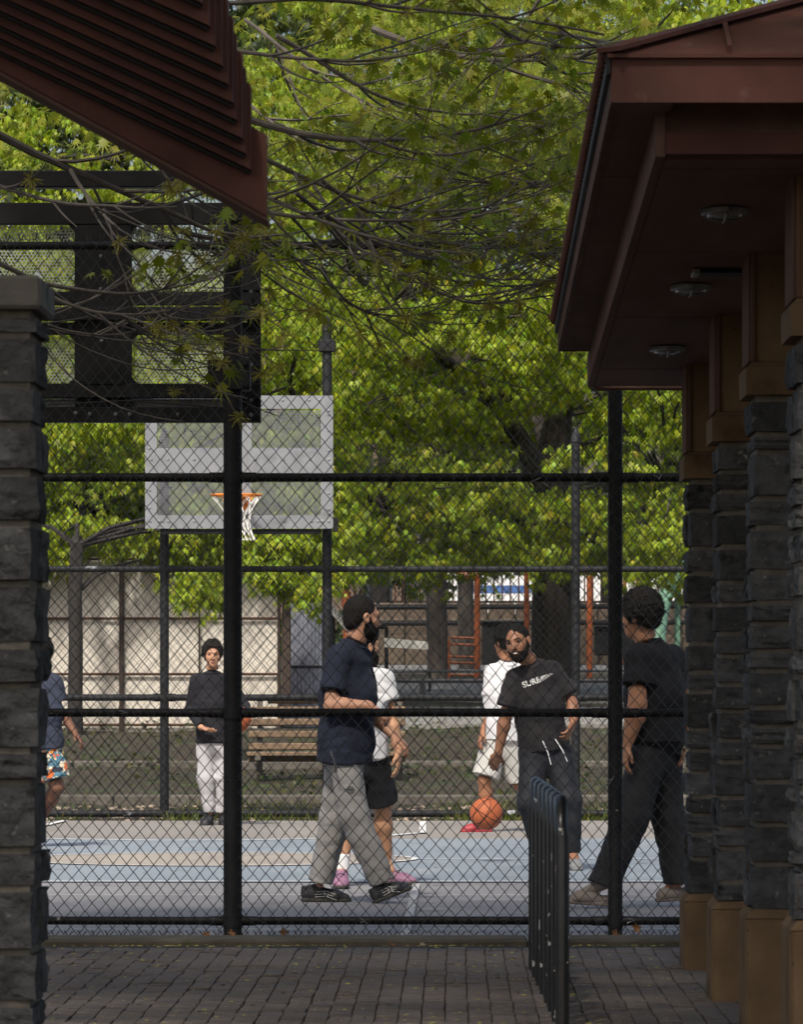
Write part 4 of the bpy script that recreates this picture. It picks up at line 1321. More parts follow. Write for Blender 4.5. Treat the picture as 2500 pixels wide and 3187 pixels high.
g = leaves('ivy', C, D, np.tile([0, -.6, 1.0], (n, 1)) + rgx.normal(0, .4, (n, 3)), rgx.uniform(.05, .10, n), LF_FAR, M['grass'], None, tints(n, rgx, lo=.2, hi=.65, warm=.25))  # low tints put the bank's tree shade into the leaf colour
tag(g, 'dark ivy and ground cover on the bank behind the bench', 'ivy', kind='stuff')
n = 700
C = np.stack([rgx.uniform(-6, 4, n), rgx.uniform(48.9, 52, n), np.full(n, .02)], -1)
C[:, 2] += [TZ(v) for v in C[:, 1]]
g = leaves('leaf_litter', C, rgx.normal(0, 1, (n, 3)) * np.array([1, 1, .2]), np.tile([0, -.5, 1.0], (n, 1)), rgx.uniform(.04, .10, n), LF_FAR, M['dead_pale'], None, tints(n, rgx))
tag(g, 'dry tan leaves blown along the far fence', 'leaves', kind='stuff')
n = 5200
gy = rgx.uniform(104, 118, n); gx = rgx.uniform(-9, 8, n)
C = np.stack([gx, gy, np.array([TZ(v) for v in gy]) + rgx.uniform(0, .9, n)], -1)
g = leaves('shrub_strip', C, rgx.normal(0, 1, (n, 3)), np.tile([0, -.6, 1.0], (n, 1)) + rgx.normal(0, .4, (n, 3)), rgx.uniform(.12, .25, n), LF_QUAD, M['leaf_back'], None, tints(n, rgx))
tag(g, 'low green shrubs in front of the street fence', 'shrubs', kind='stuff')

# ================================================================== THINGS BEYOND THE FAR FENCE
def BX(px, y): return (px - CX) * y / F
def BZ(py, y): return H + (CY - py) * y / F


# stone ledges of the bank
for (y, z, h, lab) in ((52.6, .02, .14, 'low concrete ledge along the foot of the bank'), (58.6, .28, .13, 'concrete ledge part-way up the ivy bank')):
    o = empty('stone_ledge', (0, y, z), lab, 'ledge')
    x = -7
    while x < 5:
        MB().cbox(x, x + 1.19, y, y + .3, z - .1, z + h, .015).build('ledge_stone', M['concrete'], o); x += 1.2
# cream panel behind a rusty framed fence
py_ = 65.5
cp = empty('panel_fence', (BX(500, py_), py_, TZ(py_)), 'cream backed chain-link panel with rusty rails, left behind the court', 'fence')
MB().box(BX(60, py_), BX(868, py_), py_ + .05, py_ + .09, BZ(2292, py_), BZ(1735, py_)).build('backing_sheet', M['cream'], cp)
for q in (1925, 2098, 2256, 1740):
    MB().tube([(BX(60, py_), py_, BZ(q, py_)), (BX(868, py_), py_, BZ(q, py_))], .016, 8).build('rail', M['rust'], cp, True)
for q, r in ((378, .032), (868, .02), (120, .02), (620, .012)):
    MB().tube([(BX(q, py_), py_ - .02, TZ(py_) - .1), (BX(q, py_), py_ - .02, BZ(1725, py_))], r, 8).build('post', M['rust_dark'], cp, True)
wire_mesh('wire_mesh', BX(60, py_), BX(868, py_), py_ - .04, BZ(2292, py_), BZ(1738, py_), M['rust_dark'], cp, .0012, 3, P=.047, Q=.053, seed=8)
MB().cbox(BX(868, py_) + .04, BX(905, py_), py_ - .05, py_ + .05, BZ(2200, py_), BZ(1780, py_), .01).build('end_board', M['rust_dark'], cp)
# corrugated steel drum
yc = 67.0
cs = empty('corrugated_column', (BX(948, yc), yc, TZ(yc)), 'tall grey corrugated metal column beside the cream panel', 'column')
n = 60; R0 = 62 * yc / F
vs = []
for zz in (TZ(yc) - .1, BZ(1700, yc)):
    for k_ in range(n * 2):
        a = math.pi * k_ / n; r = R0 * (1 + (.035 if k_ % 4 < 2 else -.03))
        vs.append((BX(948, yc) + r * math.cos(a), yc + r * math.sin(a), zz))
m_ = n * 2
MB().add(vs, [(i, (i + 1) % m_, m_ + (i + 1) % m_, m_ + i) for i in range(m_)] + [tuple(range(m_, 2 * m_))]).build('corrugated_shell', M['corr'], cs)
for zq in (1850, 2080):
    MB().lathe((BX(948, yc), yc, BZ(zq, yc)), [(R0 * 1.045, 0), (R0 * 1.045, .035)], 40).build('band', M['far_pipe'], cs, True)
# park bench with slats
yb = 56.6
bn = empty('park_bench', (BX(1018, yb), yb, .2), 'long weathered wooden slat bench behind the far fence, behind the walking man', 'bench')
bx0, bx1 = BX(772, yb), BX(1262, yb)
for i, (zq, yo, h) in enumerate(((.43, 0.0, .075), (.56, .05, .07), (.69, .09, .07), (.82, .13, .07), (.95, .17, .07), (1.08, .21, .07))):
    MB().cbox(bx0, bx1, yb + yo, yb + yo + .04, zq, zq + h, .008).build('slat', M['bench'], bn)
for i in range(4):
    MB().cbox(bx0, bx1, yb - .08 - .12 * i, yb - .08 - .12 * i + .09, .50, .54, .006).build('seat_slat', M['bench'], bn)
for x in np.linspace(bx0 + .12, bx1 - .06, 3):
    MB().bar((x, yb - .44, .05), (x, yb - .44, .5), .06, .06).bar((x, yb - .46, .48), (x, yb + .06, .47), .06, .05).bar((x, yb + .06, .05), (x, yb + .26, 1.14), .06, .05).build('leg', M['concrete'], bn)
MB().cbox(bx0 + .2, bx1, yb + .30, yb + .34, BZ(2185, yb) - .02, BZ(2168, yb) + .02, .006).build('slat', M['bench'], bn)
# second bench farther back (dark rail frame)
yr = 70.0
rl = empty('pipe_railing', (BX(1250, yr), yr, TZ(yr)), 'low dark pipe railing crossing behind the players', 'railing')
for q, r in ((2118, .030), (2205, .026)):
    MB().tube([(BX(930, yr), yr, BZ(q, yr)), (BX(2300, yr), yr, BZ(q, yr))], r, 8).build('rail', M['far_pipe'], rl, True)
for q in (942, 1315, 1690, 2060):
    MB().tube([(BX(q, yr), yr, TZ(yr) - .1), (BX(q, yr), yr, BZ(2112, yr))], .034, 8).build('post', M['far_pipe'], rl, True)
yr2 = 80.0
rl2 = empty('pipe_railing', (BX(1400, yr2), yr2, TZ(yr2)), 'thin bare-metal pipe railing along the path farther back', 'railing')
MB().tube([(BX(1100, yr2), yr2, BZ(2090, yr2)), (BX(2300, yr2), yr2, BZ(2087, yr2))], .022, 8).build('rail', M['galv'], rl2, True)
for q in (1338, 1700, 2050):
    MB().tube([(BX(q, yr2), yr2, TZ(yr2) - .1), (BX(q, yr2), yr2, BZ(2090, yr2))], .02, 8).build('post', M['far_pipe'], rl2, True)
# paths
for ya, yb_ in ((66.5, 71), (76, 84), (91, 97)):
    xl_ = BX(1000, ya)
    vs = [(xl_, ya, TZ(ya) + .05), (12, ya, TZ(ya) + .05), (12, yb_, TZ(yb_) + .05), (xl_, yb_, TZ(yb_) + .05)]
    tag(MB().add(vs + [(x, y, z - .12) for x, y, z in vs], [(0, 1, 2, 3), (7, 6, 5, 4), (0, 4, 5, 1), (1, 5, 6, 2), (2, 6, 7, 3), (3, 7, 4, 0)]).build('path', M['path']), kind='structure')
# brown terrace steps with a dark rail
yt = 101.0
tw = empty('terrace_wall', (BX(1400, yt), yt, TZ(yt)), 'stepped brown stone terrace wall below the street fence', 'wall')
for i, (a, b, q0, q1) in enumerate(((1090, 2300, 2062, 1975), (1090, 2300, 1975, 1925), (1090, 2300, 1925, 1876))):
    y = yt + i * .5
    for j in range(14):
        x0 = BX(a, yt) + j * (BX(b, yt) - BX(a, yt)) / 14; x1 = BX(a, yt) + (j + 1) * (BX(b, yt) - BX(a, yt)) / 14
        MB().cbox(x0, x1 - .015, y, y + .6, BZ(q0, y) - .3, BZ(q1, y), .03).build('wall_block', M['brownstone'], tw)
for q in (1890, 1940):
    MB().tube([(BX(1150, yt), yt - .1, BZ(q, yt)), (BX(2300, yt), yt - .1, BZ(q - 4, yt))], .05, 8).build('dark_rail', M['vent'], tw, True)
# dark niche panel seen between the players
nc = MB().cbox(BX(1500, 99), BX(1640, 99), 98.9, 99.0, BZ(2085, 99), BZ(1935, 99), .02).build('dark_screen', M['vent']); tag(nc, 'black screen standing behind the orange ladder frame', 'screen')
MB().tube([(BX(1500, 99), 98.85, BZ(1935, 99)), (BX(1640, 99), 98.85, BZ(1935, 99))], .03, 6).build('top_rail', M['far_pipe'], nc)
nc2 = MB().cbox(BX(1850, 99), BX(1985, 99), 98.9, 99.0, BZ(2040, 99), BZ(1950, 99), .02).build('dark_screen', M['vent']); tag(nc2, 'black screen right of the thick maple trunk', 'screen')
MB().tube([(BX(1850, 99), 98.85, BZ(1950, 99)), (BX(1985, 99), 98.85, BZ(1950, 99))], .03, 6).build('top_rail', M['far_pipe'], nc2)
# white board on dark posts
yw = 74.0
wb = empty('notice_board', (BX(1270, yw), yw, TZ(yw)), 'tilted white board on dark posts behind the walking man', 'board')
vs = [W(1196, 1985, yw), W(1333, 1997, yw), W(1333, 2022, yw), W(1196, 2014, yw)]
MB().add([tuple(v) for v in vs] + [(v.x, v.y + .03, v.z) for v in vs], [(0, 1, 2, 3), (7, 6, 5, 4), (0, 4, 5, 1), (1, 5, 6, 2), (2, 6, 7, 3), (3, 7, 4, 0)]).build('panel', M['white_panel'], wb)
for q in (1168, 1203):
    MB().tube([(BX(q, yw), yw + .05, TZ(yw) - .1), (BX(q, yw), yw + .05, BZ(1950, yw))], .026, 8).build('post', M['far_pipe'], wb, True)
MB().tube([(BX(1168, yw), yw + .05, BZ(1952, yw)), (BX(1203, yw), yw + .05, BZ(1952, yw))], .026, 8).build('rail', M['far_pipe'], wb, True)
# playground: orange frame with ladder
yo = 86.0
pg = empty('climbing_frame', (BX(1560, yo), yo, TZ(yo)), 'orange steel climbing frame with a ladder of rungs', 'play frame')
for q, top, w in ((1486, 1775, .052), (1640, 1745, .045), (1398, 1990, .02)):
    MB().tube([(BX(q, yo), yo, TZ(yo) - .1), (BX(q, yo), yo, BZ(top, yo))], w, 10).build('post', M['orange_steel'], pg, True)
for q in (1984, 2005, 2043, 2062, 2100):
    MB().tube([(BX(1398, yo), yo, BZ(q, yo)), (BX(1486, yo), yo, BZ(q + 2, yo))], .02, 8).build('rung', M['orange_steel'], pg, True)
MB().tube([(BX(1420, yo), yo, BZ(1795, yo)), (BX(1486, yo), yo, BZ(1790, yo))], .075, 8).build('cross_bar', M['orange_steel'], pg, True)
MB().tube([(BX(1486, yo), yo, BZ(1782, yo)), (BX(1640, yo), yo, BZ(1752, yo))], .04, 8).build('cross_bar', M['orange_steel'], pg, True)
sw = empty('swing_post', (BX(1836, yo), yo, TZ(yo)), 'single orange steel post right of the thick maple trunk', 'post')
MB().tube([(BX(1836, yo), yo, TZ(yo) - .1), (BX(1836, yo), yo, BZ(1800, yo))], .05, 10).build('shaft', M['orange_steel'], sw, True)
MB().lathe((BX(1836, yo), yo, BZ(1800, yo)), [(.06, 0), (.06, .03), (.03, .06)], 10).build('cap', M['orange_steel'], sw, True)
sw = empty('swing_post', (BX(1078, yo), yo, TZ(yo)), 'orange-red play post behind the head of the walking man', 'post')
MB().tube([(BX(1078, yo), yo, TZ(yo) - .1), (BX(1078, yo), yo, BZ(1750, yo))], .055, 10).build('shaft', M['orange_steel'], sw, True)
MB().lathe((BX(1078, yo), yo, BZ(1890, yo)), [(.075, 0), (.075, .25)], 10).build('collar', M['orange_steel'], sw, True)
sw = empty('frame_arch', (BX(1990, 100), 100, TZ(100)), 'orange-red goal-shaped bar above the afro-haired man', 'play frame')
MB().tube([(BX(1945, 100), 100, TZ(100) - .1), (BX(1945, 100), 100, BZ(1808, 100)), (BX(1985, 100), 100, BZ(1800, 100)), (BX(1985, 100), 100, TZ(100))], .04, 8).build('bar', M['orange_steel'], sw, True)
MB().tube([(BX(1945, 100), 100, BZ(1860, 100)), (BX(1985, 100), 100, BZ(1860, 100))], .03, 8).build('cross_bar', M['orange_steel'], sw, True)
# slides
sl = empty('slide_chute', (BX(1058, 82), 82, TZ(82)), 'pale ribbed slide chute behind the far hoop post', 'slide')
MB().bar(W(1030, 1893, 82), W(1085, 1958, 82), .5, .09).build('chute', M['white_panel'], sl)
for t in range(6):
    a = W(1030 + 55 * t / 5.5 + 4, 1893 + 65 * t / 5.5, 81.72)
    MB().bar(a + Vector((0, -.02, -.04)), a + Vector((0, -.02, .08)), .02, .02, (0, 1, 0)).build('rib', M['galv'], sl)
MB().tube([W(1036, 1900, 82.1), Vector((BX(1036, 82.1), 82.1, TZ(82)))], .04, 8).build('leg', M['far_pipe'], sl, True)
gt = empty('tube_slide', (BX(2070, 88), 88, TZ(88)), 'mint green curved tube slide at the right behind the pillars', 'slide')
MB().tube([W(2150, 1760, 88), W(2105, 1800, 88), W(2075, 1850, 88), W(2058, 1910, 87.7), W(2050, 1975, 87.4), Vector((BX(2046, 87), 87, TZ(87) + .2))], [.14, .14, .13, .13, .13, .13], 12).build('tube', M['green_tube'], gt, True)
MB().tube([W(2110, 1800, 88.3), Vector((BX(2110, 88.3), 88.3, TZ(88)))], .05, 8).build('leg', M['green_tube'], gt, True)
# street fence of pickets, a white bus and a brick facade beyond
ys_ = 119.0
sf = empty('picket_fence', (0, ys_, TZ(ys_)), 'rusty vertical picket fence along the street behind the playground', 'fence')
z0, z1 = BZ(1885, ys_), BZ(1768, ys_)
x = BX(1100, ys_)
while x < BX(2250, ys_):
    MB().box(x, x + .035, ys_, ys_ + .03, z0 - .6, z1 + .06 * math.sin(x * 7)).build('picket', M['rust'], sf)
    x += .185
for q in (z0 + .06, z1 - .1):
    MB().box(BX(1100, ys_), BX(2250, ys_), ys_ + .032, ys_ + .06, q, q + .05).build('rail', M['rust_dark'], sf)
yv = 140.0
zv = TZ(yv)
bus = empty('bus', (BX(1750, yv), yv, zv), 'white street bus with a blue stripe seen through trees and pickets', 'bus')
xa_, xb_ = BX(1380, yv), BX(2380, yv)
MB().cbox(xa_, xb_, yv, yv + 2.5, zv + .55, zv + 3.6, .12).build('body', M['white_body'], bus)
MB().box(BX(1470, yv), BX(1655, yv), yv - .012, yv - .001, BZ(1846, yv), BZ(1822, yv)).build('stripe', M['blue_body'], bus)
for i in range(6):
    a = xa_ + .6 + i * (xb_ - xa_ - 1) / 6
    MB().cbox(a, a + (xb_ - xa_) / 6 - .45, yv - .02, yv - .002, BZ(1790, yv), BZ(1690, yv), .004).build('window', M['glass_dark'], bus)
for a in (xa_ + 1.4, xb_ - 1.6):
    wl = MB().lathe((a, yv + .02, zv + .45), [(.45, 0), (.45, .28)], 20, 'y').build('wheel', M['tyre'], bus, True)
    MB().lathe((a, yv + .0, zv + .45), [(.22, 0), (.22, .02)], 14, 'y').build('rim', M['galv'], wl, True)
yh = 175.0
for (a, b, top, m, lab) in ((300, 1250, 900, 'brick_far', 'far brick apartment block behind the trees, left'), (1300, 2500, 1000, 'concrete', 'far pale apartment block behind the trees, right')):
    hb = empty('apartment_building', (BX((a + b) / 2, yh), yh, TZ(yh)), lab, 'building')
    MB().box(BX(a, yh), BX(b, yh), yh, yh + 12, TZ(yh) - 1, BZ(top, yh)).build('wall', M[m], hb)
    for i in range(5):
        for j in range(3):
            xw = BX(a, yh) + (i + .3) * (BX(b, yh) - BX(a, yh)) / 5; zw = TZ(yh) + 1.2 + 3.1 * j
            wn_ = MB().box(xw, xw + 1.1, yh - .03, yh - .002, zw, zw + 1.6).build('window', M['glass_dark'], hb)
            MB().box(xw - .08, xw + 1.18, yh - .12, yh - .035, zw - .12, zw - .005).build('sill', M['white_panel'], wn_)

# ================================================================== FIGURES: one smooth surface per body and garment
def vnoise(P, seed=0):
    """cheap value noise, P (n,3) -> (-1,1)"""
    i = np.floor(P).astype(np.int64); f = P - i
    f = f * f * (3 - 2 * f)
    def h(a, b, c):
        x = (a * 374761393 + b * 668265263 + c * 2147483647 + seed * 974711) & 0xffffffff
        x = ((x ^ (x >> 13)) * 1274126177) & 0xffffffff
        return ((x ^ (x >> 16)) & 0xffff) / 32767.5 - 1
    r = 0
    for dx in (0, 1):
        for dy in (0, 1):
            for dz in (0, 1):
                w = (f[:, 0] if dx else 1 - f[:, 0]) * (f[:, 1] if dy else 1 - f[:, 1]) * (f[:, 2] if dz else 1 - f[:, 2])
                r = r + w * h(i[:, 0] + dx, i[:, 1] + dy, i[:, 2] + dz)
    return r


class Blob:
    BIG = 0.2

    def __init__(s, lo, hi, h):
        s.h = h
        s.o = np.array(lo, dtype=np.float64)
        s.n = np.maximum(4, np.ceil((np.array(hi) - s.o) / h).astype(int) + 1)
        s.d = np.full(s.n, s.BIG, dtype=np.float32)

    def _sub(s, lo, hi):
        a = np.clip(np.floor((lo - s.o) / s.h).astype(int), 0, s.n - 1); b = np.clip(np.ceil((hi - s.o) / s.h).astype(int) + 1, 1, s.n)
        if np.any(b <= a): return None, None
        sl = tuple(slice(a[i], b[i]) for i in range(3))
        g = np.meshgrid(*[s.o[i] + s.h * np.arange(a[i], b[i]) for i in range(3)], indexing='ij')
        return sl, np.stack(g, -1)

    def _mix(s, sl, d, k, op):
        d = d.astype(np.float32)
        c = s.d[sl]
        if op == 'sub':
            d = -d
            if k <= 0: s.d[sl] = np.maximum(c, d); return
            t = np.clip(.5 - .5 * (d - c) / -k * -1, 0, 1)
            hh = np.clip(.5 - .5 * (c - d) / k, 0, 1)
            s.d[sl] = c * (1 - hh) + d * hh + k * hh * (1 - hh)
        elif op == 'and':
            s.d[sl] = np.maximum(c, d)
        else:
            if k <= 0: s.d[sl] = np.minimum(c, d); return
            hh = np.clip(.5 + .5 * (d - c) / k, 0, 1)
            s.d[sl] = d * (1 - hh) + c * hh - k * hh * (1 - hh)

    def cone(s, p0, p1, r0, r1, side=None, k=0.02, op='add', flat0=False, flat1=False):
        """tapered limb; radii may be (across side, other) pairs"""
        p0, p1 = np.array(p0, float), np.array(p1, float)
        r0 = r0 if hasattr(r0, '__len__') else (r0, r0); r1 = r1 if hasattr(r1, '__len__') else (r1, r1)
        m = max(*r0, *r1) + k + 3 * s.h
        sl, P = s._sub(np.minimum(p0, p1) - m, np.maximum(p0, p1) + m)
        if sl is None: return s
        ax = p1 - p0; L = np.linalg.norm(ax) + 1e-9; ax = ax / L
        sd = np.array(side if side is not None else (1, 0, 0), float)
        sd = sd - ax * sd.dot(ax)
        if np.linalg.norm(sd) < 1e-3: sd = np.cross(ax, (0, 0, 1.0))
        sd /= np.linalg.norm(sd); ot = np.cross(ax, sd)
        Q = P - p0
        t = Q @ ax; tc = np.clip(t / L, 0, 1)
        a = r0[0] + (r1[0] - r0[0]) * tc; b = r0[1] + (r1[1] - r0[1]) * tc
        mn = np.minimum(a, b)
        ov = t - tc * L
        u = Q @ sd; v = Q @ ot
        q = np.sqrt((u / a) ** 2 + (v / b) ** 2 + (ov / mn) ** 2)
        d = (q - 1) * mn
        if flat0: d = np.maximum(d, -t)
        if flat1: d = np.maximum(d, t - L)
        s._mix(sl, d, k, op)
        return s

    def ell(s, c, r, ax=None, k=0.02, op='add'):
        """ellipsoid with axes ax (3 rows) and radii r"""
        c = np.array(c, float); r = np.array(r, float)
        m = r.max() + k + 3 * s.h
        sl, P = s._sub(c - m, c + m)
        if sl is None: return s
        Q = P - c
        if ax is not None: Q = Q @ np.array(ax, float).T
        q = np.sqrt(((Q / r) ** 2).sum(-1)) + 1e-9
        g = np.sqrt(((Q / r ** 2) ** 2).sum(-1)) + 1e-9
        d = q * (q - 1) / g
        s._mix(sl, d, k, op)
        return s

    def cut(s, p, n):
        """keep only the side opposite to n"""
        g = np.meshgrid(*[s.o[i] + s.h * np.arange(s.n[i]) for i in range(3)], indexing='ij')
        n = np.array(n, float); n /= np.linalg.norm(n)
        d = (g[0] - p[0]) * n[0] + (g[1] - p[1]) * n[1] + (g[2] - p[2]) * n[2]
        s.d = np.maximum(s.d, d.astype(np.float32))
        return s

    def rough(s, amp, scale, seed=0, stretch=(1, 1, 1), ridged=False):
        i = np.argwhere(np.abs(s.d) < amp * 2 + s.h * 2)
        P = (s.o + i * s.h)
        n = vnoise(P * np.array(stretch) * scale, seed) + .5 * vnoise(P * np.array(stretch) * scale * 2.1, seed + 5)
        if ridged: n = 1 - 2 * np.abs(n)
        s.d[i[:, 0], i[:, 1], i[:, 2]] += (amp * n).astype(np.float32)
        return s

    def crease(s, amp, scale, seed, a=(1, 0, 0), b=(0, 0, 1), k=.45):
        """narrow valleys like pulled cloth; stretched along a"""
        i = np.argwhere(np.abs(s.d) < amp * 2 + s.h * 2)
        P = (s.o + i * s.h)
        a = nrm(a); b = nrm(np.array(b) - a * np.dot(a, b)); c = np.cross(a, b)
        Q = np.stack([P @ a * k, P @ b, P @ c], -1) * scale
        n = 1 - np.abs(vnoise(Q, seed) * 1.6)
        n = np.clip(n, 0, 1) ** 3
        s.d[i[:, 0], i[:, 1], i[:, 2]] += (amp * n).astype(np.float32)
        return s

    def mesh(s, name, m, parent, smooth=True):
        d = s.d; ins = d < 0
        n = d.shape
        cnt = np.zeros(tuple(k - 1 for k in n), dtype=np.int8)
        for dx in (0, 1):
            for dy in (0, 1):
                for dz in (0, 1):
                    cnt += ins[dx:n[0] - 1 + dx, dy:n[1] - 1 + dy, dz:n[2] - 1 + dz]
        act = (cnt > 0) & (cnt < 8)
        ci = np.argwhere(act)
        if len(ci) == 0: return None
        idx = -np.ones(cnt.shape, dtype=np.int64); idx[act] = np.arange(len(ci))
        cor = np.array([(a, b, c) for a in (0, 1) for b in (0, 1) for c in (0, 1)])
        val = np.stack([d[ci[:, 0] + c[0], ci[:, 1] + c[1], ci[:, 2] + c[2]] for c in cor], -1)
        acc = np.zeros((len(ci), 3)); num = np.zeros(len(ci))
        for i in range(8):
            for j in range(i + 1, 8):
                if np.abs(cor[i] - cor[j]).sum() != 1: continue
                a, b = val[:, i], val[:, j]
                x = (a < 0) != (b < 0)
                t = np.where(x, a / (a - b + 1e-12), 0)
                p = cor[i][None] + t[:, None] * (cor[j] - cor[i])[None]
                acc += np.where(x[:, None], p, 0); num += x
        V = s.o + s.h * (ci + acc / num[:, None])
        fs = []
        for ax in range(3):
            o1, o2 = [(1, 2), (2, 0), (0, 1)][ax]
            A = [slice(0, k) for k in n]; B = list(A)
            A[ax] = slice(0, n[ax] - 1); B[ax] = slice(1, n[ax])
            e = ins[tuple(A)] != ins[tuple(B)]
            e = np.argwhere(e)
            ok = (e[:, o1] > 0) & (e[:, o2] > 0) & (e[:, o1] < n[o1] - 1) & (e[:, o2] < n[o2] - 1)
            e = e[ok]
            flip = ins[e[:, 0], e[:, 1], e[:, 2]]
            def at(d1, d2):
                q = e.copy(); q[:, o1] -= d1; q[:, o2] -= d2
                return idx[q[:, 0], q[:, 1], q[:, 2]]
            q = np.stack([at(1, 1), at(0, 1), at(0, 0), at(1, 0)], -1)
            q[~flip] = q[~flip][:, ::-1]
            fs.append(q)
        Fc = np.concatenate(fs)
        Fc = Fc[(Fc >= 0).all(1)]
        return np_mesh(name, V, Fc, m, parent, smooth)


def fuzz(o, n, l0, l1, w, mtl, seed=1):
    """loose hair ends that break up the outline"""
    r = np.random.default_rng(seed)
    me = o.data; nv = len(me.vertices)
    co = np.empty(nv * 3, dtype=np.float32); me.vertices.foreach_get('co', co); co = co.reshape(-1, 3)
    nn = np.empty(nv * 3, dtype=np.float32); me.vertices.foreach_get('normal', nn); nn = nn.reshape(-1, 3)
    i = r.integers(0, nv, n)
    d = nn[i] + r.normal(0, .55, (n, 3)); d /= np.linalg.norm(d, axis=1, keepdims=True)
    sd = np.cross(d, r.normal(0, 1, (n, 3))); sd /= np.linalg.norm(sd, axis=1, keepdims=True); sd *= w
    L = r.uniform(l0, l1, n)[:, None]
    a = co[i]; m = a + d * L * .6; b = a + d * L + r.normal(0, .3, (n, 3)) * L
    V = np.stack([a - sd, a + sd, m + sd * .7, m - sd * .7, b], 1) + np.array(parent_loc(o))
    k = np.arange(n)[:, None] * 5
    Fc = np.concatenate([k + [0, 1, 2], k + [0, 2, 3], k + [3, 2, 4]])
    tag(np_mesh('loose_strands', V.reshape(-1, 3), Fc, mtl, o), kind='stuff')


def cloth(name, c1, c2=None, fold=0.010, scale=14, rough=0.9, extra=None, weave=0.0006):
    m = mat(name, c1, c2 or tuple(x * .8 for x in c1), 6, rough, fold, scale, spec=0.15, extra=extra, stretch=(1, 1, .6))
    m.node_tree.nodes['Principled BSDF'].inputs['Sheen Weight'].default_value = 0.02
    return m


def skin(name, c):
    m = mat(name, c, tuple(x * .86 for x in c), 22, 0.55, 0.0008, 150, spec=0.35)
    b = m.node_tree.nodes['Principled BSDF']
    b.inputs['Subsurface Weight'].default_value = 0.08
    b.inputs['Subsurface Radius'].default_value = (.012, .005, .003)
    return m


M['eye'] = mat('eye white', (0.22, 0.19, 0.175), (0.18, 0.16, 0.15), 80, 0.5, spec=.15)
M['iris'] = mat('dark iris', (0.012, 0.008, 0.006), (0.02, 0.012, 0.008), 80, 0.2)
M['lips'] = mat('lip', (0.22, 0.085, 0.065), (0.18, 0.07, 0.055), 60, 0.5)
M['teeth'] = mat('teeth', (0.78, 0.76, 0.7), (0.7, 0.68, 0.62), 60, 0.3)
M['hair'] = mat('black hair', (0.0045, 0.004, 0.0035), (0.010, 0.009, 0.008), 60, 0.8, 0.008, 130, spec=0.15)
M['hair_brown'] = mat('short brown-black hair', (0.006, 0.005, 0.004), (0.013, 0.010, 0.009), 60, 0.8, 0.004, 180, spec=0.15)
M['afro'] = mat('dark curly hair', (0.012, 0.0105, 0.0095), (0.024, 0.021, 0.019), 90, 0.9, 0.012, 110, spec=0.2)
M['silver'] = mat('ear stud', (0.8, 0.78, 0.72), (0.7, 0.68, 0.6), 30, 0.2, metal=1.0)


def nrm(v):
    v = np.array(v, float); return v / (np.linalg.norm(v) + 1e-9)


def hand(B, wr, d, n, curl=0.5, thumb=1, k=0.006, spread=0.0):
    """palm and five fingers: wr wrist, d pointing along the hand, n towards the palm side"""
    wr = np.array(wr, float); d = nrm(d); n = nrm(np.array(n, float) - d * np.dot(n, d)); sd = np.cross(d, n) * thumb
    B.cone(wr - d * .02, wr + d * .05, (.024, .019), (.038, .015), sd, 0.012)
    B.cone(wr + d * .04, wr + d * .088, (.040, .015), (.040, .013), sd, 0.010)
    for i, (o, ln) in enumerate(((.030, .074), (.010, .083), (-.011, .077), (-.031, .060))):
        p = wr + d * (.088 - (0.006 if i in (0, 3) else 0)) + sd * o
        dd = d + sd * spread * (o * 14)
        c = curl * (1 + .12 * i)
        for q, (fr, r) in enumerate(((.45, .0098), (.32, .0088), (.23, .0080))):
            ang = c * (q * .55 + .25)
            v = nrm(dd * math.cos(ang) + n * math.sin(ang))
            p2 = p + v * ln * fr
            B.cone(p, p2, r, r * .92, None, k)
            p = p2
    p = wr + d * .025 + sd * .028 + n * .004
    t1 = nrm(d * .72 + sd * .62 + n * .25); p2 = p + t1 * .042
    B.cone(p, p2, .0135, .0105, None, 0.010)
    t2 = nrm(d * .9 + sd * .12 + n * .3); B.cone(p2, p2 + t2 * .034, .0105, .0088, None, k)


def head(B, c, f, u, sc=1.0):
    """skull, jaw, nose, brow, lips, ears around centre c, facing f"""
    c = np.array(c, float); f = nrm(f); u = nrm(np.array(u, float) - f * np.dot(u, f)); r = np.cross(f, u)
    ax = np.stack([r, f, u])
    L = lambda a, b, e: c + sc * (r * a + f * b + u * e)
    B.ell(L(0, -.012, .028), sc * np.array((.074, .094, .092)), ax, .02)
    B.ell(L(0, .028, -.030), sc * np.array((.060, .064, .085)), ax, .03)
    B.ell(L(0, .052, -.092), sc * np.array((.033, .030, .026)), ax, .03)          # chin
    B.ell(L(.036, .046, -.022), sc * np.array((.026, .030, .022)), ax, .02)       # cheek bones
    B.ell(L(-.036, .046, -.022), sc * np.array((.026, .030, .022)), ax, .02)
    B.ell(L(0, .076, .026), sc * np.array((.052, .016, .012)), ax, .016)          # brow
    for s_ in (-1, 1):
        B.ell(L(.033 * s_, .098, .004), sc * np.array((.018, .011, .011)), ax, .014, 'sub')
    B.cone(L(0, .084, .012), L(0, .108, -.028), sc * .009, sc * .0145, None, .012)
    for s_ in (-1, 1):
        B.ell(L(.012 * s_, .098, -.034), sc * np.array((.009, .010, .008)), ax, .006)
    B.ell(L(0, .088, -.058), sc * np.array((.025, .010, .0065)), ax, .006)
    B.ell(L(0, .086, -.069), sc * np.array((.022, .010, .0075)), ax, .006)
    for s_ in (-1, 1):
        B.ell(L(.079 * s_, -.012, -.006), sc * np.array((.010, .020, .032)), ax, .006)
        B.ell(L(.086 * s_, -.006, -.002), sc * np.array((.006, .009, .016)), ax, .004, 'sub')
    return L, ax


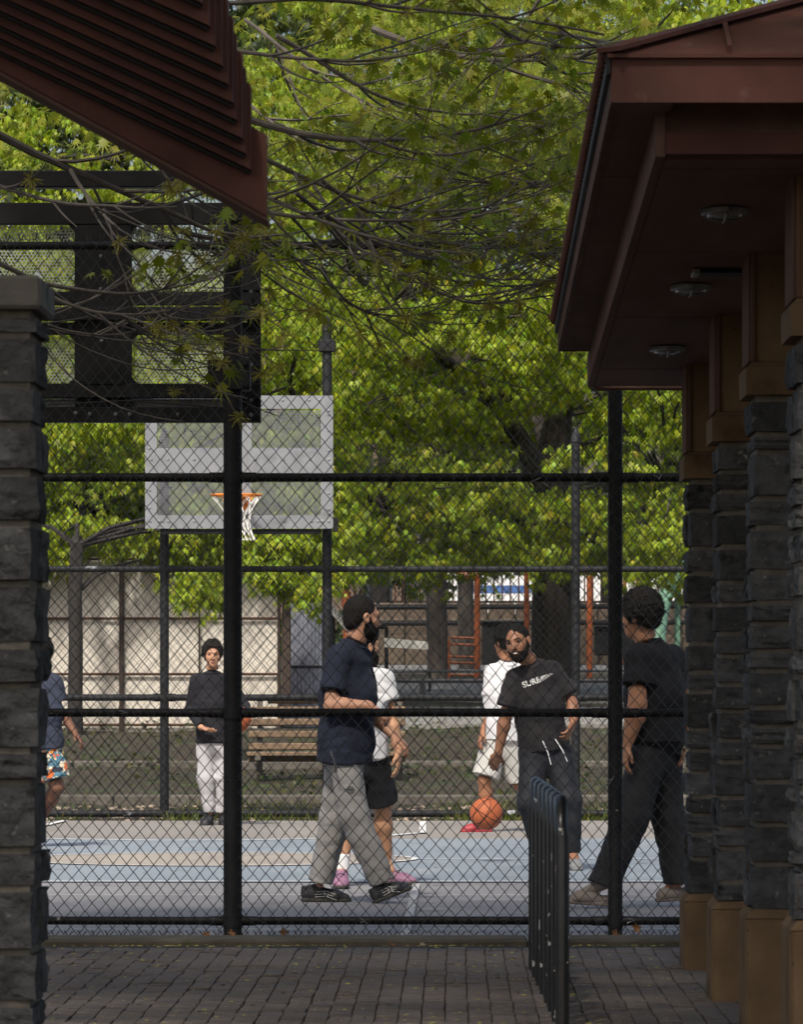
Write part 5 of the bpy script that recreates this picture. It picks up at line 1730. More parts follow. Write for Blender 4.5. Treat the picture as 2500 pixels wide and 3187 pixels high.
def eyes(parent, L, ax, sc, closed=False):
    for s_ in (-1, 1):
        p = L(.033 * s_, .0690, .004)
        ey = MB().lathe((0, 0, 0), [(.001, -.0125), (.007, -.0105), (.011, -.006), (.0125, 0), (.011, .006), (.007, .0105), (.001, .0125)], 12)
        ey.v = [tuple(np.array(v) * sc + p) for v in ey.v]
        e = ey.build('eye', M['eye'], parent, True)
        q = L(.033 * s_, .0762, .003)
        ir = MB().lathe((0, 0, 0), [(.001, -.0062), (.0065, -.0045), (.0085, 0), (.0065, .0045), (.001, .0062)], 10)
        ir.v = [tuple(np.array(v) * sc * np.array((1, 1, .95)) + q) for v in ir.v]
        ir.build('iris', M['iris'], e, True)
        a, b, c_ = L(.047 * s_, .0755, .007), L(.034 * s_, .0845, .0115), L(.020 * s_, .0835, .006)
        MB().tube([a, b, c_], [.0018 * sc, .0034 * sc, .0022 * sc], 6).build('lashes', M['hair'], parent, True)
        # brow of hair
        a, b, c_ = L(.052 * s_, .076, .026), L(.033 * s_, .0895, .030), L(.013 * s_, .0915, .023)
        MB().tube([a, b, c_], [.002 * sc, .0042 * sc, .003 * sc], 6).build('eyebrow', M['hair'], parent, True)


def shoe(parent, heel, toe, upv, w=1.0, m='shoe_black', ms='sole_black', high=0.075, slide=False, name='shoe'):
    """heel and toe are ground-line points of the sole"""
    heel, toe = np.array(heel, float), np.array(toe, float)
    f = nrm(toe - heel); L = np.linalg.norm(toe - heel)
    u = nrm(np.array(upv, float) - f * np.dot(upv, f)); sd = np.cross(f, u)
    k = L / .29
    lo = np.minimum(heel, toe) - .16; hi = np.maximum(heel, toe) + .2
    P = lambda a, e, o=0: heel + f * (L * a) + u * e + sd * o
    B = Blob(lo, hi, .006)
    if slide:
        B.cone(P(.10, .035), P(.45, .03), (.036, .03), (.040, .026), sd, .02)
        B.cone(P(.45, .035), P(.86, .026), (.044, .036), (.046, .028), sd, .03)
        B.ell(P(.62, .05), (.050, .075, .036), np.stack([sd, f, u]), .03)
    else:
        B.cone(P(.12, .042), P(.30, .048), (.036, .042), (.039, .048), sd, .02)
        B.cone(P(.30, .048), P(.68, .036), (.039, .046), (.045, .036), sd, .03)
        B.cone(P(.68, .036), P(.90, .028), (.046, .034), (.036, .024), sd, .03)
        B.cone(P(.17, .05), P(.15, high + .02), (.040, .046), (.041, .047), sd, .02, flat1=True)
    B.cut(P(0, .016), -u)
    o = B.mesh(name, M[m], parent)
    S = Blob(lo, hi, .006)
    S.cone(P(.13, .02), P(.45, .02), (.041, .05), (.040, .05), sd, .02)
    S.cone(P(.45, .02), P(.88, .02), (.046, .05), (.042, .04), sd, .03)
    S.cut(P(0, .026 if slide else .024), u); S.cut(P(0, 0), -u)
    S.mesh('sole', M[ms], o)
    return o, P


M['shoe_black'] = mat('black running shoe', (0.012, 0.012, 0.014), (0.03, 0.03, 0.033), 30, 0.5, .002, 80)
M['sole_black'] = mat('dark sole', (0.05, 0.045, 0.04), (0.03, 0.028, 0.026), 30, 0.8)
M['slide_taupe'] = mat('taupe foam slide', (0.20, 0.165, 0.14), (0.165, 0.135, 0.115), 12, 0.7)
M['slide_grey'] = mat('grey foam slide', (0.16, 0.165, 0.17), (0.13, 0.135, 0.14), 12, 0.7)
M['shoe_pink'] = mat('lilac pink shoe', (0.26, 0.13, 0.20), (0.17, 0.085, 0.14), 14, 0.6)
M['shoe_red'] = mat('red shoe', (0.30, 0.03, 0.04), (0.22, 0.025, 0.032), 14, 0.55)
M['sock'] = cloth('white sock', (0.72, 0.72, 0.73), None, .002, 60)


def figure(label, y0, sc, J, sk, hair=None, beard=None, top=None, bottom=None, hf=(0, -1, 0), hu=(0, 0, 1), vox=.0068, face=True, base=None):
    """J: joint name -> (px, py, dy). Builds body, garments, hair as one person."""
    g = {k: np.array(W(v[0], v[1], y0 + v[2])) for k, v in J.items() if k[:3] not in ('pn_', 'cu_', 'th_') and k != 'fw'}
    b = base if base is not None else (float((g['an_a'][0] + g['an_b'][0]) / 2), y0, 0)
    p = empty('person', b, label, 'person')
    allp = np.stack(list(g.values()))
    lo, hi = allp.min(0) - .24, allp.max(0) + .24
    shm = (g['sh_a'] + g['sh_b']) / 2; hpm = (g['hp_a'] + g['hp_b']) / 2
    sd = nrm(g['sh_b'] - g['sh_a']); hsd = nrm(g['hp_b'] - g['hp_a'])
    upv = nrm(shm - hpm)
    # ---- body
    B = Blob(lo, hi, vox)
    tw = .5 * np.linalg.norm(g['sh_b'] - g['sh_a'])
    tw = max(tw, .13)
    B.cone(shm - upv * .06, hpm + upv * .18, (tw * .85, .095), (.135, .095), sd, .03)
    B.cone(hpm + upv * .18, hpm, (.135, .095), (.14, .10), hsd, .03)
    for q in 'ab': B.cone(shm + upv * .02, g['sh_' + q] - upv * .008, .056, .046, None, .04)
    neck = g['neck']
    L, ax = head(B, g['head'], hf, hu, sc)
    jaw = g['head'] - nrm(hu) * .05 * sc - nrm(hf) * .02
    nr = top.get('nr', .058) if top else .058
    B.cone(shm + upv * .0, neck, nr + .010, nr, None, .03)
    B.cone(neck, jaw, nr, nr - .004, None, .02)
    for q in 'ab':
        sh, el, wr = g['sh_' + q], g['el_' + q], g['wr_' + q]
        ar = top.get('arm', 1.0) if top else 1.0
        B.cone(sh, el, .052 * ar, .040 * ar, None, .03)
        m1 = el + (wr - el) * .3
        B.cone(el, m1, .039 * ar, .041 * ar, None, .015); B.cone(m1, wr, .041 * ar, .026, None, .02)
        hd = g['ha_' + q] - wr
        pn = np.array(J.get('pn_' + q, (0, 1, 0)), float)
        hand(B, wr, hd, pn, J.get('cu_' + q, .5), J.get('th_' + q, 1))
        hp, kn, an = g['hp_' + q], g['kn_' + q], g['an_' + q]
        B.cone(hp, kn, .080, .056, None, .03)
        m2 = kn + (an - kn) * .33
        fw = nrm(np.array(J.get('fw', (0, -1, 0)), float))
        B.cone(kn, m2 - fw * .012, .054, .056, None, .02); B.cone(m2 - fw * .012, an, .056, .036, None, .03)
        if bottom and bottom.get('bare'):
            ft = g['toe_' + q]
            B.cone(an, an + (ft - an) * .4, .036, .032, None, .02)
    cov = []          # garment fields before folds: the body is slimmer beneath them
    # ---- upper garment
    if top:
        T = Blob(lo, hi, vox)
        fit = top.get('fit', .018); ar = top.get('arm', 1.0)
        hem = hpm - upv * top.get('drop', .06)
        ab = top.get('girth', (.150, .118))
        T.cone(shm - upv * .05, shm - upv * .22, (tw * .98 + fit, .098 + fit), (ab[0] + .012 + fit, ab[1] + fit), sd, .03)
        T.cone(shm - upv * .22, hpm + upv * .10, (ab[0] + .010 + fit, ab[1] + fit), (ab[0] + fit, ab[1] + fit), sd, .05)
        T.cone(hpm + upv * .10, hem, (ab[0] + fit, ab[1] + fit), (ab[0] + .012 + fit * 1.2, ab[1] + .008 + fit * 1.2), hsd, .05, flat1=True)
        nb = shm + upv * .030
        for q in 'ab': T.cone(nb, g['sh_' + q] - upv * .008, .062 + fit * .3, .050 + fit * .4, None, .05)
        T.cone(shm, neck - (neck - shm) * .32, .088, .072, None, .02, flat1=True)
        for q in 'ab':
            sh, el, wr = g['sh_' + q], g['el_' + q], g['wr_' + q]
            if top.get('long'):
                T.cone(sh, el, .060 + fit * .5, .051, None, .03); T.cone(el, wr + (el - wr) * .10, .050, .038, None, .02, flat1=True)
            else:
                e = sh + (el - sh) * top.get('sleeve', .72)
                T.cone(sh - upv * .008, e, .060 * max(1, ar) + fit * .4, .054 * max(1, ar) + .008 + fit * .9, None, .035, flat1=True)
        cov.append(T.d.copy())
        T.rough(top.get('fold', .008) * .7, 8, 3, (1, 1, .5)); T.rough(top.get('fold', .008) * .5, 10, 9, (.6, .6, 1.2), True)
        T.crease(.007, 6, 51, sd + upv * .9, upv, .3); T.crease(.006, 8, 57, sd - upv * .7, upv, .3)
        shirt = T.mesh('shirt', top['mat'], p)
        # collar band
        c0 = neck - (neck - shm) * .36
        if top.get('collar', True):
            nn = nrm(neck - shm); s1 = nrm(np.cross(nn, (0, 1, 0.2))); s2 = np.cross(nn, s1)
            MB().tube([tuple(c0 + (s1 * math.cos(a) + s2 * math.sin(a)) * .074) for a in np.linspace(0, 2 * math.pi, 22)], .0085, 6, False).build('collar', top.get('collar_mat', top['mat']), shirt, True)
    # ---- lower garment
    if bottom:
        T = Blob(lo, hi, vox)
        r = bottom.get('r', (.098, .078, .066))
        pw = bottom.get('pw', 1.0)
        T.cone(hpm + upv * bottom.get('rise', .09), hpm - upv * .02, (.148 * pw, .108 * pw), (.160 * pw, .122 * pw), hsd, .03, flat0=True)
        for q in 'ab':
            hp, kn, an = g['hp_' + q], g['kn_' + q], g['an_' + q]
            if bottom.get('short'):
                e = hp + (kn - hp) * bottom['short']
                T.cone(hp, e, r[0], r[1], None, .03, flat1=True)
            else:
                T.cone(hp, kn, r[0], r[1], None, .03)
                T.cone(kn, an + (an - kn) * bottom.get('over', .04), r[1], r[2], None, .03, flat1=True)
        cov.append(T.d.copy())
        T.rough(bottom.get('fold', .006) * .5, 6, 21, (1, 1, .45)); T.rough(bottom.get('fold', .006) * .3, 9, 27, (.5, .5, 1.5), True)
        T.crease(.008, 6, 61, (.45, 0, 1), (1, 0, 0), .22); T.crease(.006, 9, 67, (-.9, .2, .6), (1, 0, 0), .25)
        pn = T.mesh('shorts' if bottom.get('short') else 'trousers', bottom['mat'], p)
    for c_ in cov:
        B.d += (.030 * np.clip((.012 - c_) / .020, 0, 1)).astype(np.float32)
    body = B.mesh('body', sk, p)
    if face:
        eyes(body, L, ax, sc)
    # ---- hair
    f = nrm(hf); u = nrm(np.array(hu, float) - f * np.dot(hu, f))
    if hair:
        t = hair['t']; c = g['head']
        Hh = Blob(c - .26 * sc, c + .26 * sc, .006)
        up = hair.get('up', .0)
        Hh.ell(L(0, -.020, .034 + up * .5), sc * np.array((.074 + t, .094 + t * .8, .088 + t + up)), ax, .0)
        if hair.get('nape', True):
            Hh.ell(L(0, -.060, -.020), sc * np.array((.058 + t * .5, .050 + t * .5, .060)), ax, .02)
        fr = hair.get('front', .0)
        Hh.ell(L(0, .082 + fr, -.045), sc * np.array((.10, .088, .123)), ax, .008, 'sub')      # face opening
        Hh.ell(L(0, .02, -.135), sc * np.array((.2, .12, .10)), ax, .01, 'sub')
        for s_ in (-1, 1):
            Hh.ell(L(.090 * s_, -.004, -.010), sc * np.array((.03 + t * hair.get('ear', 1), .022, .034)), ax, .006, 'sub')
        if hair.get('curl', 0) > .004:
            rc = np.random.default_rng(int(1000 * hair['curl']) + 3)
            for _ in range(hair.get('n', 260)):
                v = rc.normal(0, 1, 3); v /= np.linalg.norm(v)
                if v[2] < -.35 or (v[1] > .35 and v[2] < .45): continue
                rr_ = np.array((.074 + t, .094 + t * .8, .088 + t + up)) * rc.uniform(.95, 1.03)
                e = rc.uniform(.006, .006 + hair['curl'])
                q_ = L(v[0] * rr_[0], -.020 + v[1] * rr_[1], .034 + up * .5 + v[2] * rr_[2])
                Hh.ell(q_, (e, e, e), None, .003)
            Hh.rough(.0025, 80, 31)
        elif hair.get('curl'): Hh.rough(hair['curl'], hair.get('cs', 55), 31)
        ho = Hh.mesh('hair', M[hair.get('mat', 'hair')], body)
        if hair.get('curl', 0) > .004: fuzz(ho, 2600, .006, .018, .0011, M[hair.get('mat', 'hair')])
        else: fuzz(ho, 1500, .002, .006, .0009, M[hair.get('mat', 'hair')])
    if beard:
        t = beard; c = g['head']
        Hh = Blob(c - .22 * sc, c + .22 * sc, .0055)
        Hh.ell(L(0, .030, -.050), sc * np.array((.064 + t, .062 + t, .070 + t)), ax, .0)
        Hh.ell(L(0, .058, -.100), sc * np.array((.036 + t, .030 + t, .026 + t * 1.5)), ax, .02)
        for s_ in (-1, 1):
            Hh.ell(L(.060 * s_, .010, -.02), sc * np.array((.014, .018, .045)), ax, .012)
            Hh.ell(L(.042 * s_, .078, -.014), sc * np.array((.046, .052, .044)), ax, .006, 'sub')
        Hh.ell(L(0, .108, -.020), sc * np.array((.03, .045, .034)), ax, .006, 'sub')
        Hh.ell(L(0, .110, -.064), sc * np.array((.024, .035, .010)), ax, .004, 'sub')
        Hh.cut(L(0, 0, .015), u)
        Hh.rough(.002, 90, 12)
        fuzz(Hh.mesh('beard', M['hair_brown'], body), 1800, .003, .009, .0009, M['hair_brown'])
    return p, g, L, body


def drape_text(txt, size, center, right, up, target, m, parent, name='print'):
    """flat lettering pressed onto a garment"""
    cu = bpy.data.curves.new('t', 'FONT'); cu.body = txt; cu.size = size; cu.offset = size * .012; cu.align_x = 'CENTER'; cu.align_y = 'CENTER'
    o = bpy.data.objects.new('t', cu); COL.objects.link(o)
    me = o.to_mesh()
    V = np.array([v.co[:] for v in me.vertices]); Fs = [tuple(q.vertices) for q in me.polygons]
    o.to_mesh_clear(); bpy.data.objects.remove(o); bpy.data.curves.remove(cu)
    return press(V, Fs, center, right, up, target, m, parent, name)


def press(V, Fs, center, right, up, target, m, parent, name, lift=.003):
    from mathutils.bvhtree import BVHTree
    off = np.array(parent_loc(target))
    bv = BVHTree.FromPolygons([Vector(v.co) + Vector(off) for v in target.data.vertices], [tuple(q.vertices) for q in target.data.polygons])
    right = Vector(right).normalized(); up = Vector(up).normalized(); nn = right.cross(up)
    out = []
    for v in V:
        p = Vector(center) + right * float(v[0]) + up * float(v[1])
        h = bv.ray_cast(p + nn * .3, -nn, 1.0)
        out.append((h[0] if h[0] is not None else p) + nn * lift)
    return mesh_obj(name, [tuple(p) for p in out], Fs, m, parent)


# ------------------------------------------------------------------ the walking man in the navy tee
M['navy_tee'] = cloth('navy tee', (0.016, 0.019, 0.034), (0.010, 0.012, 0.022))
M['grey_sweat'] = cloth('grey marl sweatpants', (0.255, 0.245, 0.235), (0.185, 0.178, 0.170), .006, 22, extra=[((0.29, 0.28, 0.265), 240, .5, .7)])
SK1 = skin('tan skin', (0.36, 0.185, 0.115))
f1 = (0.80, 0.42, -0.05)
P1, g1, L1, b1 = figure('man in navy tee and grey sweatpants walking right, looking away', 30.75, 1.04, {
    'head': (1128, 1922, 0), 'neck': (1108, 1985, 0), 'sh_a': (1052, 2042, -.15), 'el_a': (1032, 2196, -.20), 'wr_a': (1150, 2196, -.22), 'ha_a': (1192, 2226, -.22), 'pn_a': (.3, .2, -.9), 'cu_a': .9, 'th_a': 1,
    'sh_b': (1122, 2040, .16), 'el_b': (1130, 2200, .22), 'wr_b': (1222, 2285, .10), 'ha_b': (1262, 2322, .08), 'pn_b': (-.6, .3, -.6), 'cu_b': .8, 'th_b': -1,
    'hp_a': (1078, 2365, -.09), 'kn_a': (1100, 2536, -.10), 'an_a': (1188, 2742, -.10), 'toe_a': (1268, 2756, -.10),
    'hp_b': (1068, 2365, .09), 'kn_b': (1044, 2552, .08), 'an_b': (998, 2744, .06), 'toe_b': (1085, 2800, .06), 'fw': (1, 0, 0)},
    SK1, hair={'t': .004, 'mat': 'hair_brown', 'front': .010, 'curl': .0015, 'cs': 90}, beard=.008, hf=f1, hu=(.02, 0, 1),
    top={'mat': M['navy_tee'], 'fit': .022, 'sleeve': .72, 'drop': .025, 'girth': (.150, .142), 'fold': .009, 'arm': 1.12},
    bottom={'mat': M['grey_sweat'], 'r': (.103, .090, .080), 'over': .03, 'rise': .06, 'fold': .012}, base=(W(1090, 2800, 30.75).x, 30.75, 0))
S1, PS = shoe(P1, W(1170, 2813, 30.65), W(1279, 2770, 30.65), (-.25, 0, 1), m='shoe_black', ms='sole_black')
S2, PS2 = shoe(P1, W(938, 2806, 30.85), W(1092, 2809, 30.85), (.0, 0, 1), m='shoe_black', ms='sole_black')
M['shoe_trim'] = mat('pale shoe trim', (.55, .55, .52), (.45, .45, .43), 30, .5)
for S_, Q_ in ((S1, PS), (S2, PS2)):
    f_ = nrm(Q_(1, 0) - Q_(0, 0)); u_ = nrm(Q_(0, 1) - Q_(0, 0))
    for a in (.03, .045, .06):
        MB().tube([tuple(Q_(.28, a, .049)), tuple(Q_(.5, a + .006, .055)), tuple(Q_(.72, a - .016, .05))], .0016, 5).build('trim_line', M['shoe_trim'], S_)
    try: drape_text('N', .042, Q_(.50, .042, .03), f_, u_, S_, M['shoe_trim'], S_, 'side_letter')
    except Exception: pass
# round emblem on the thigh
tr = [c for c in P1.children if c.name.startswith('trousers')][0]
V_, Fs_ = [], []
for (r0, r1) in ((.017, .021), (.008, .011)):
    b0 = len(V_)
    for k in range(24):
        a = 2 * math.pi * k / 24
        V_ += [(r0 * math.cos(a), r0 * math.sin(a)), (r1 * math.cos(a), r1 * math.sin(a))]
    Fs_ += [(b0 + 2 * k, b0 + 2 * k + 1, b0 + (2 * k + 3) % 48, b0 + (2 * k + 2) % 48) for k in range(24)]
b0 = len(V_); V_ += [(-.02, -.003), (.02, -.003), (.02, .003), (-.02, .003)]; Fs_.append((b0, b0 + 1, b0 + 2, b0 + 3))
M['emblem'] = mat('dark grey print', (.05, .05, .05), (.07, .07, .07), 30, .9)
press(V_, Fs_, W(1092, 2458, 30.6), (1, 0, 0), (0, 0, 1), tr, M['emblem'], tr, 'emblem')
MB().tube([W(1030, 2338, 30.52), W(1042, 2378, 30.50), W(1046, 2405, 30.51)], .006, 5).build('pocket_seam', M['emblem'], tr)

# ------------------------------------------------------------------ white-tee man hidden behind him
M['white_tee'] = cloth('white tee', (0.50, 0.50, 0.51), (0.44, 0.44, 0.455))
M['black_shorts'] = cloth('black shorts', (0.014, 0.014, 0.017), (0.009, 0.009, 0.011))
SK2 = skin('light brown skin', (0.40, 0.215, 0.125))
P2, g2, L2, b2 = figure('bearded man in white tee and black shorts, mostly behind the walking man', 33.3, 1.0, {
    'head': (1134, 2012, 0), 'neck': (1122, 2068, 0), 'sh_a': (1038, 2108, 0), 'el_a': (1020, 2215, .05), 'wr_a': (1030, 2320, 0), 'ha_a': (1034, 2370, 0), 'th_a': -1,
    'sh_b': (1192, 2106, 0), 'el_b': (1215, 2228, .0), 'wr_b': (1240, 2340, -.05), 'ha_b': (1240, 2392, -.06), 'pn_b': (-1, .2, 0), 'cu_b': .7, 'th_b': -1,
    'hp_a': (1085, 2372, .0), 'kn_a': (1078, 2530, -.05), 'an_a': (1066, 2712, -.1), 'toe_a': (1050, 2765, -.3),
    'hp_b': (1162, 2372, .0), 'kn_b': (1192, 2510, .1), 'an_b': (1204, 2690, .2), 'toe_b': (1230, 2740, .1), 'fw': (.5, .8, 0)},
    SK2, hair={'t': .010}, beard=.008, hf=(.75, .6, 0), top={'mat': M['white_tee'], 'fit': .024, 'sleeve': .62, 'drop': -.02},
    bottom={'mat': M['black_shorts'], 'r': (.108, .112, .1), 'short': .92, 'bare': True})
for an, hl, to in ((g2['an_a'], W(1062, 2768, 33.0), W(1062, 2790, 32.75)), (g2['an_b'], W(1190, 2748, 33.55), W(1242, 2752, 33.45))):
    d_ = nrm(np.array(to) - np.array(hl))
    hl = np.array(hl); hl[2] = .0; to = hl + np.array((d_[0], d_[1], 0)) / np.linalg.norm(d_[:2]) * .29
    sh_, Q_ = shoe(P2, hl, to, (0, 0, 1), m='shoe_pink', ms='sole_black', high=.09)
    B_ = Blob(an - .12, an + .25, .007); top_ = an + np.array((0, 0, .11))
    B_.cone(an - np.array((0, 0, .05)), top_, .041, .046, None, .01, flat1=True); B_.mesh('sock', M['sock'], P2)
    MB().tube([tuple(Q_(.45, .085, -.02)), tuple(Q_(.55, .095, 0)), tuple(Q_(.5, .085, .03)), tuple(Q_(.62, .07, .01))], .003, 5).build('lace', M['shoe_black'], sh_)

# ------------------------------------------------------------------ leaning man with the ball
M['char_tee'] = cloth('charcoal tee', (0.022, 0.020, 0.022), (0.014, 0.013, 0.014))
M['char_pants'] = cloth('charcoal track pants', (0.020, 0.021, 0.026), (0.012, 0.013, 0.016), .005, 20, .7)
SK3 = skin('brown skin', (0.215, 0.100, 0.056))
f3 = nrm((-.34, -.93, -.12)); u3 = nrm((-.24, 0, 1))
P3, g3, L3, b3 = figure('smiling bearded man in charcoal tee leaning to dribble, grey slides', 36.0, 1.02, {
    'head': (1612, 1999, -.10), 'neck': (1644, 2056, -.02), 'sh_a': (1604, 2106, -.02), 'el_a': (1576, 2222, -.05), 'wr_a': (1551, 2345, -.02), 'ha_a': (1524, 2410, .10), 'pn_a': (0, .9, -.3), 'cu_a': .35, 'th_a': 1,
    'sh_b': (1724, 2086, .06), 'el_b': (1780, 2190, .04), 'wr_b': (1786, 2246, -.06), 'ha_b': (1764, 2300, -.12), 'pn_b': (-.8, .4, .2), 'cu_b': .9, 'th_b': 1,
    'hp_a': (1662, 2345, .0), 'kn_a': (1652, 2502, -.10), 'an_a': (1686, 2655, .05), 'toe_a': (1680, 2690, -.1),
    'hp_b': (1732, 2340, .04), 'kn_b': (1772, 2490, -.05), 'an_b': (1780, 2650, .0), 'toe_b': (1797, 2705, -.2), 'fw': (0, -1, 0)},
    SK3, hair={'t': .005, 'front': .006, 'curl': .002, 'cs': 90}, beard=.004, hf=f3, hu=u3,
    top={'mat': M['char_tee'], 'fit': .016, 'sleeve': .80, 'drop': -.01, 'girth': (.150, .120), 'fold': .010, 'arm': 1.08},
    bottom={'mat': M['char_pants'], 'r': (.108, .088, .070), 'over': .02, 'fold': .008})
for an, tx in ((g3['an_a'], -.03), (g3['an_b'], .05)):
    hl = np.array((an[0] - tx * .2, an[1] + .09, 0.0)); shoe(P3, hl, hl + np.array((tx, -.285, 0)), (0, 0, 1), m='slide_grey', ms='slide_grey', slide=True, name='slide')
    Bf = Blob(an - .16, an + .12, .0065); Bf.cone(an, hl + np.array((tx * .8, -.22, .035)), (.036, .036), (.038, .022), (1, 0, 0), .01); Bf.mesh('foot', SK3, P3)
sh3 = [c for c in P3.children if c.name.startswith('shirt')][0]
r3 = nrm((1, .02, .33)); uu3 = nrm((-.33, 0, 1))
M['print'] = mat('white print', (.68, .67, .66), (.6, .6, .6), 50, .8)
drape_text('SURF', .056, W(1656, 2124, 35.8), r3, uu3, sh3, M['print'], sh3)
for k in range(5):
    Vq = [(.050 + .006 * k, -.016 + .0075 * k), (.165 - .024 * abs(k - 3.2), -.013 + .0075 * k), (.165 - .024 * abs(k - 3.2), -.0105 + .0075 * k), (.050 + .006 * k, -.0115 + .0075 * k)]
    Vq = [(a_, b_) for a_, b_ in Vq]
    n_ = 8
    V_ = []; Fs_ = []
    for i in range(n_ + 1):
        t = i / n_
        V_ += [(Vq[0][0] + (Vq[1][0] - Vq[0][0]) * t, Vq[0][1] + (Vq[1][1] - Vq[0][1]) * t), (Vq[3][0] + (Vq[2][0] - Vq[3][0]) * t, Vq[3][1] + (Vq[2][1] - Vq[3][1]) * t)]
    for i in range(n_): Fs_.append((2 * i, 2 * i + 2, 2 * i + 3, 2 * i + 1))
    press(V_, Fs_, W(1656, 2124, 35.8), r3, uu3, sh3, M['print'], sh3, 'print_streak')
tr3 = [c for c in P3.children if c.name.startswith('trousers')][0]
for (a, b_) in (((1690, 2306), (1716, 2380)), ((1729, 2300), (1767, 2370))):
    pa, pb = W(*a, 35.84), W(*b_, 35.80)
    MB().tube([pa, (pa + pb) / 2 + Vector((.008, -.01, 0)), pb], [.0028, .003, .0026], 6).build('drawstring', M['sock'], tr3)
# open smile
m_ = L3(0, .0965, -.0635)
mo = MB().lathe((0, 0, 0), [(.001, -.004), (.006, -.003), (.007, 0), (.006, .003), (.001, .004)], 10); mo.v = [tuple(np.array((v[0] * 2.0, v[1] * .4, v[2] * .9)) + m_) for v in mo.v]
mo.build('teeth', M['teeth'], b3, True)
for s_ in (-1, 1):
    q = L3(.083 * s_, .002, -.034); MB().lathe(tuple(q), [(.001, -.006), (.006, 0), (.001, .006)], 8).build('ear_stud', M['silver'], b3, True)
M['ball'] = mat('orange basketball leather', (0.40, 0.105, 0.036), (0.33, 0.085, 0.03), 14, 0.6, .0012, 260)
M['seam'] = mat('black ball seam', (.012, .010, .010), (.02, .018, .018), 20, .7)


def basketball(c, r, rot, label):
    bm = bmesh.new(); bmesh.ops.create_uvsphere(bm, u_segments=40, v_segments=24, radius=r)
    me = bpy.data.meshes.new('basketball'); bm.to_mesh(me); bm.free(); me.shade_smooth(); me.materials.append(M['ball'])
    o = bpy.data.objects.new('basketball', me); o.location = c; o.rotation_euler = rot; link(o); tag(o, label, 'ball', 'basketballs')
    def seam(fn):
        pts = [Vector(fn(t)).normalized() * (r * 1.001) for t in np.linspace(0, 2 * math.pi, 49)]
        mb = MB().tube(pts, r * .022, 6, False)
        me2 = bpy.data.meshes.new('seam'); me2.from_pydata(mb.v, [], mb.f); me2.update(); me2.shade_smooth(); me2.materials.append(M['seam'])
        link(bpy.data.objects.new('seam', me2), o)
    seam(lambda t: (math.cos(t), math.sin(t), 0)); seam(lambda t: (math.cos(t), 0, math.sin(t)))
    for s_ in (-1, 1):
        seam(lambda t: (s_ * (.62 + .16 * math.cos(2 * t)), .72 * math.cos(t), .72 * math.sin(t)))
    return o


basketball(W(1514, 2532, 37.6), 0.1178, (.5, .3, .9), 'orange basketball bouncing below the leaning man\'s hand')

# ------------------------------------------------------------------ right-hand man with the afro
M['black_tee'] = cloth('black tee', (0.015, 0.015, 0.017), (0.010, 0.010, 0.012))
M['black_cargo'] = cloth('black cargo trousers', (0.026, 0.026, 0.028), (0.016, 0.016, 0.018), .006, 20, .75)
SK4 = skin('warm brown skin', (0.345, 0.165, 0.090))
f4 = nrm((-.86, .5, -.04))
P4, g4, L4, b4 = figure('afro-haired man in black tee and cargo trousers striding left by the pillars', 30.1, 1.04, {
    'head': (1992, 1918, 0), 'neck': (2010, 1985, 0), 'sh_a': (1994, 2045, -.12), 'el_a': (1988, 2190, -.17), 'wr_a': (1954, 2322, -.18), 'ha_a': (1946, 2385, -.18), 'pn_a': (.9, .2, 0), 'cu_a': .8, 'th_a': 1,
    'sh_b': (2088, 2045, .14), 'el_b': (2120, 2190, .16), 'wr_b': (2130, 2310, .05), 'ha_b': (2126, 2370, .0), 'pn_b': (-1, 0, 0), 'th_b': -1,
    'hp_a': (2018, 2352, -.05), 'kn_a': (1966, 2548, -.08), 'an_a': (1882, 2748, -.08), 'toe_a': (1780, 2790, -.08),
    'hp_b': (2062, 2352, .08), 'kn_b': (2084, 2545, .08), 'an_b': (2112, 2740, .10), 'toe_b': (2060, 2800, .10), 'fw': (-1, 0, 0)},
    SK4, hair={'t': .026, 'up': .006, 'curl': .006, 'n': 1500, 'front': .035, 'ear': .6, 'mat': 'afro'}, hf=f4, hu=(0, 0, 1),
    top={'mat': M['black_tee'], 'fit': .024, 'sleeve': .62, 'drop': -.085, 'girth': (.158, .145), 'arm': 1.42},
    bottom={'mat': M['black_cargo'], 'r': (.118, .100, .094), 'over': .05, 'rise': .06, 'fold': .009})
for an, hx, tx, yy in ((g4['an_a'], 1905, 1768, 30.02), (g4['an_b'], 2150, 2050, 30.2)):
    hl = np.array(W(hx, 2822 if hx < 2000 else 2815, yy)); tl = np.array(W(tx, 2812 if tx < 2000 else 2808, yy))
    if hx > 2000: hl[2] += .03; tl[2] = max(tl[2], 0)
    hl[2] = max(hl[2], 0.0); tl[2] = max(tl[2], 0.0)
    sl_, Q_ = shoe(P4, hl, tl, (0, 0, 1), m='slide_taupe', ms='slide_taupe', slide=True, name='slide')
    Bf = Blob(an - .3, an + .2, .0075); Bf.cone(an, Q_(.85, .04), (.038, .038), (.036, .022), (0, 1, 0), .01); Bf.mesh('foot' , M['slide_taupe'] if hx < 2000 else SK4, P4)
tr4 = [c for c in P4.children if c.name.startswith('trousers')][0]
B_ = Blob(np.array(W(1960, 2320, 29.6)), np.array(W(2140, 2270, 30.7)), .008)
hp4 = (g4['hp_a'] + g4['hp_b']) / 2
B_ = Blob(hp4 - .3, hp4 + .35, .008)
s4 = nrm(g4['hp_b'] - g4['hp_a'])
B_.cone(hp4 + np.array((0, 0, .055)), hp4 + np.array((0, 0, .10)), (.157, .118), (.155, .116), s4, 0, flat0=True, flat1=True)
B_.mesh('belt', M['shoe_black'], tr4)
B_ = Blob(hp4 - .3, hp4 + .35, .008)
B_.cone(hp4 + np.array((0, 0, .10)), hp4 + np.array((0.02, 0, .145)), (.152, .114), (.150, .112), s4, 0, flat0=True, flat1=True)
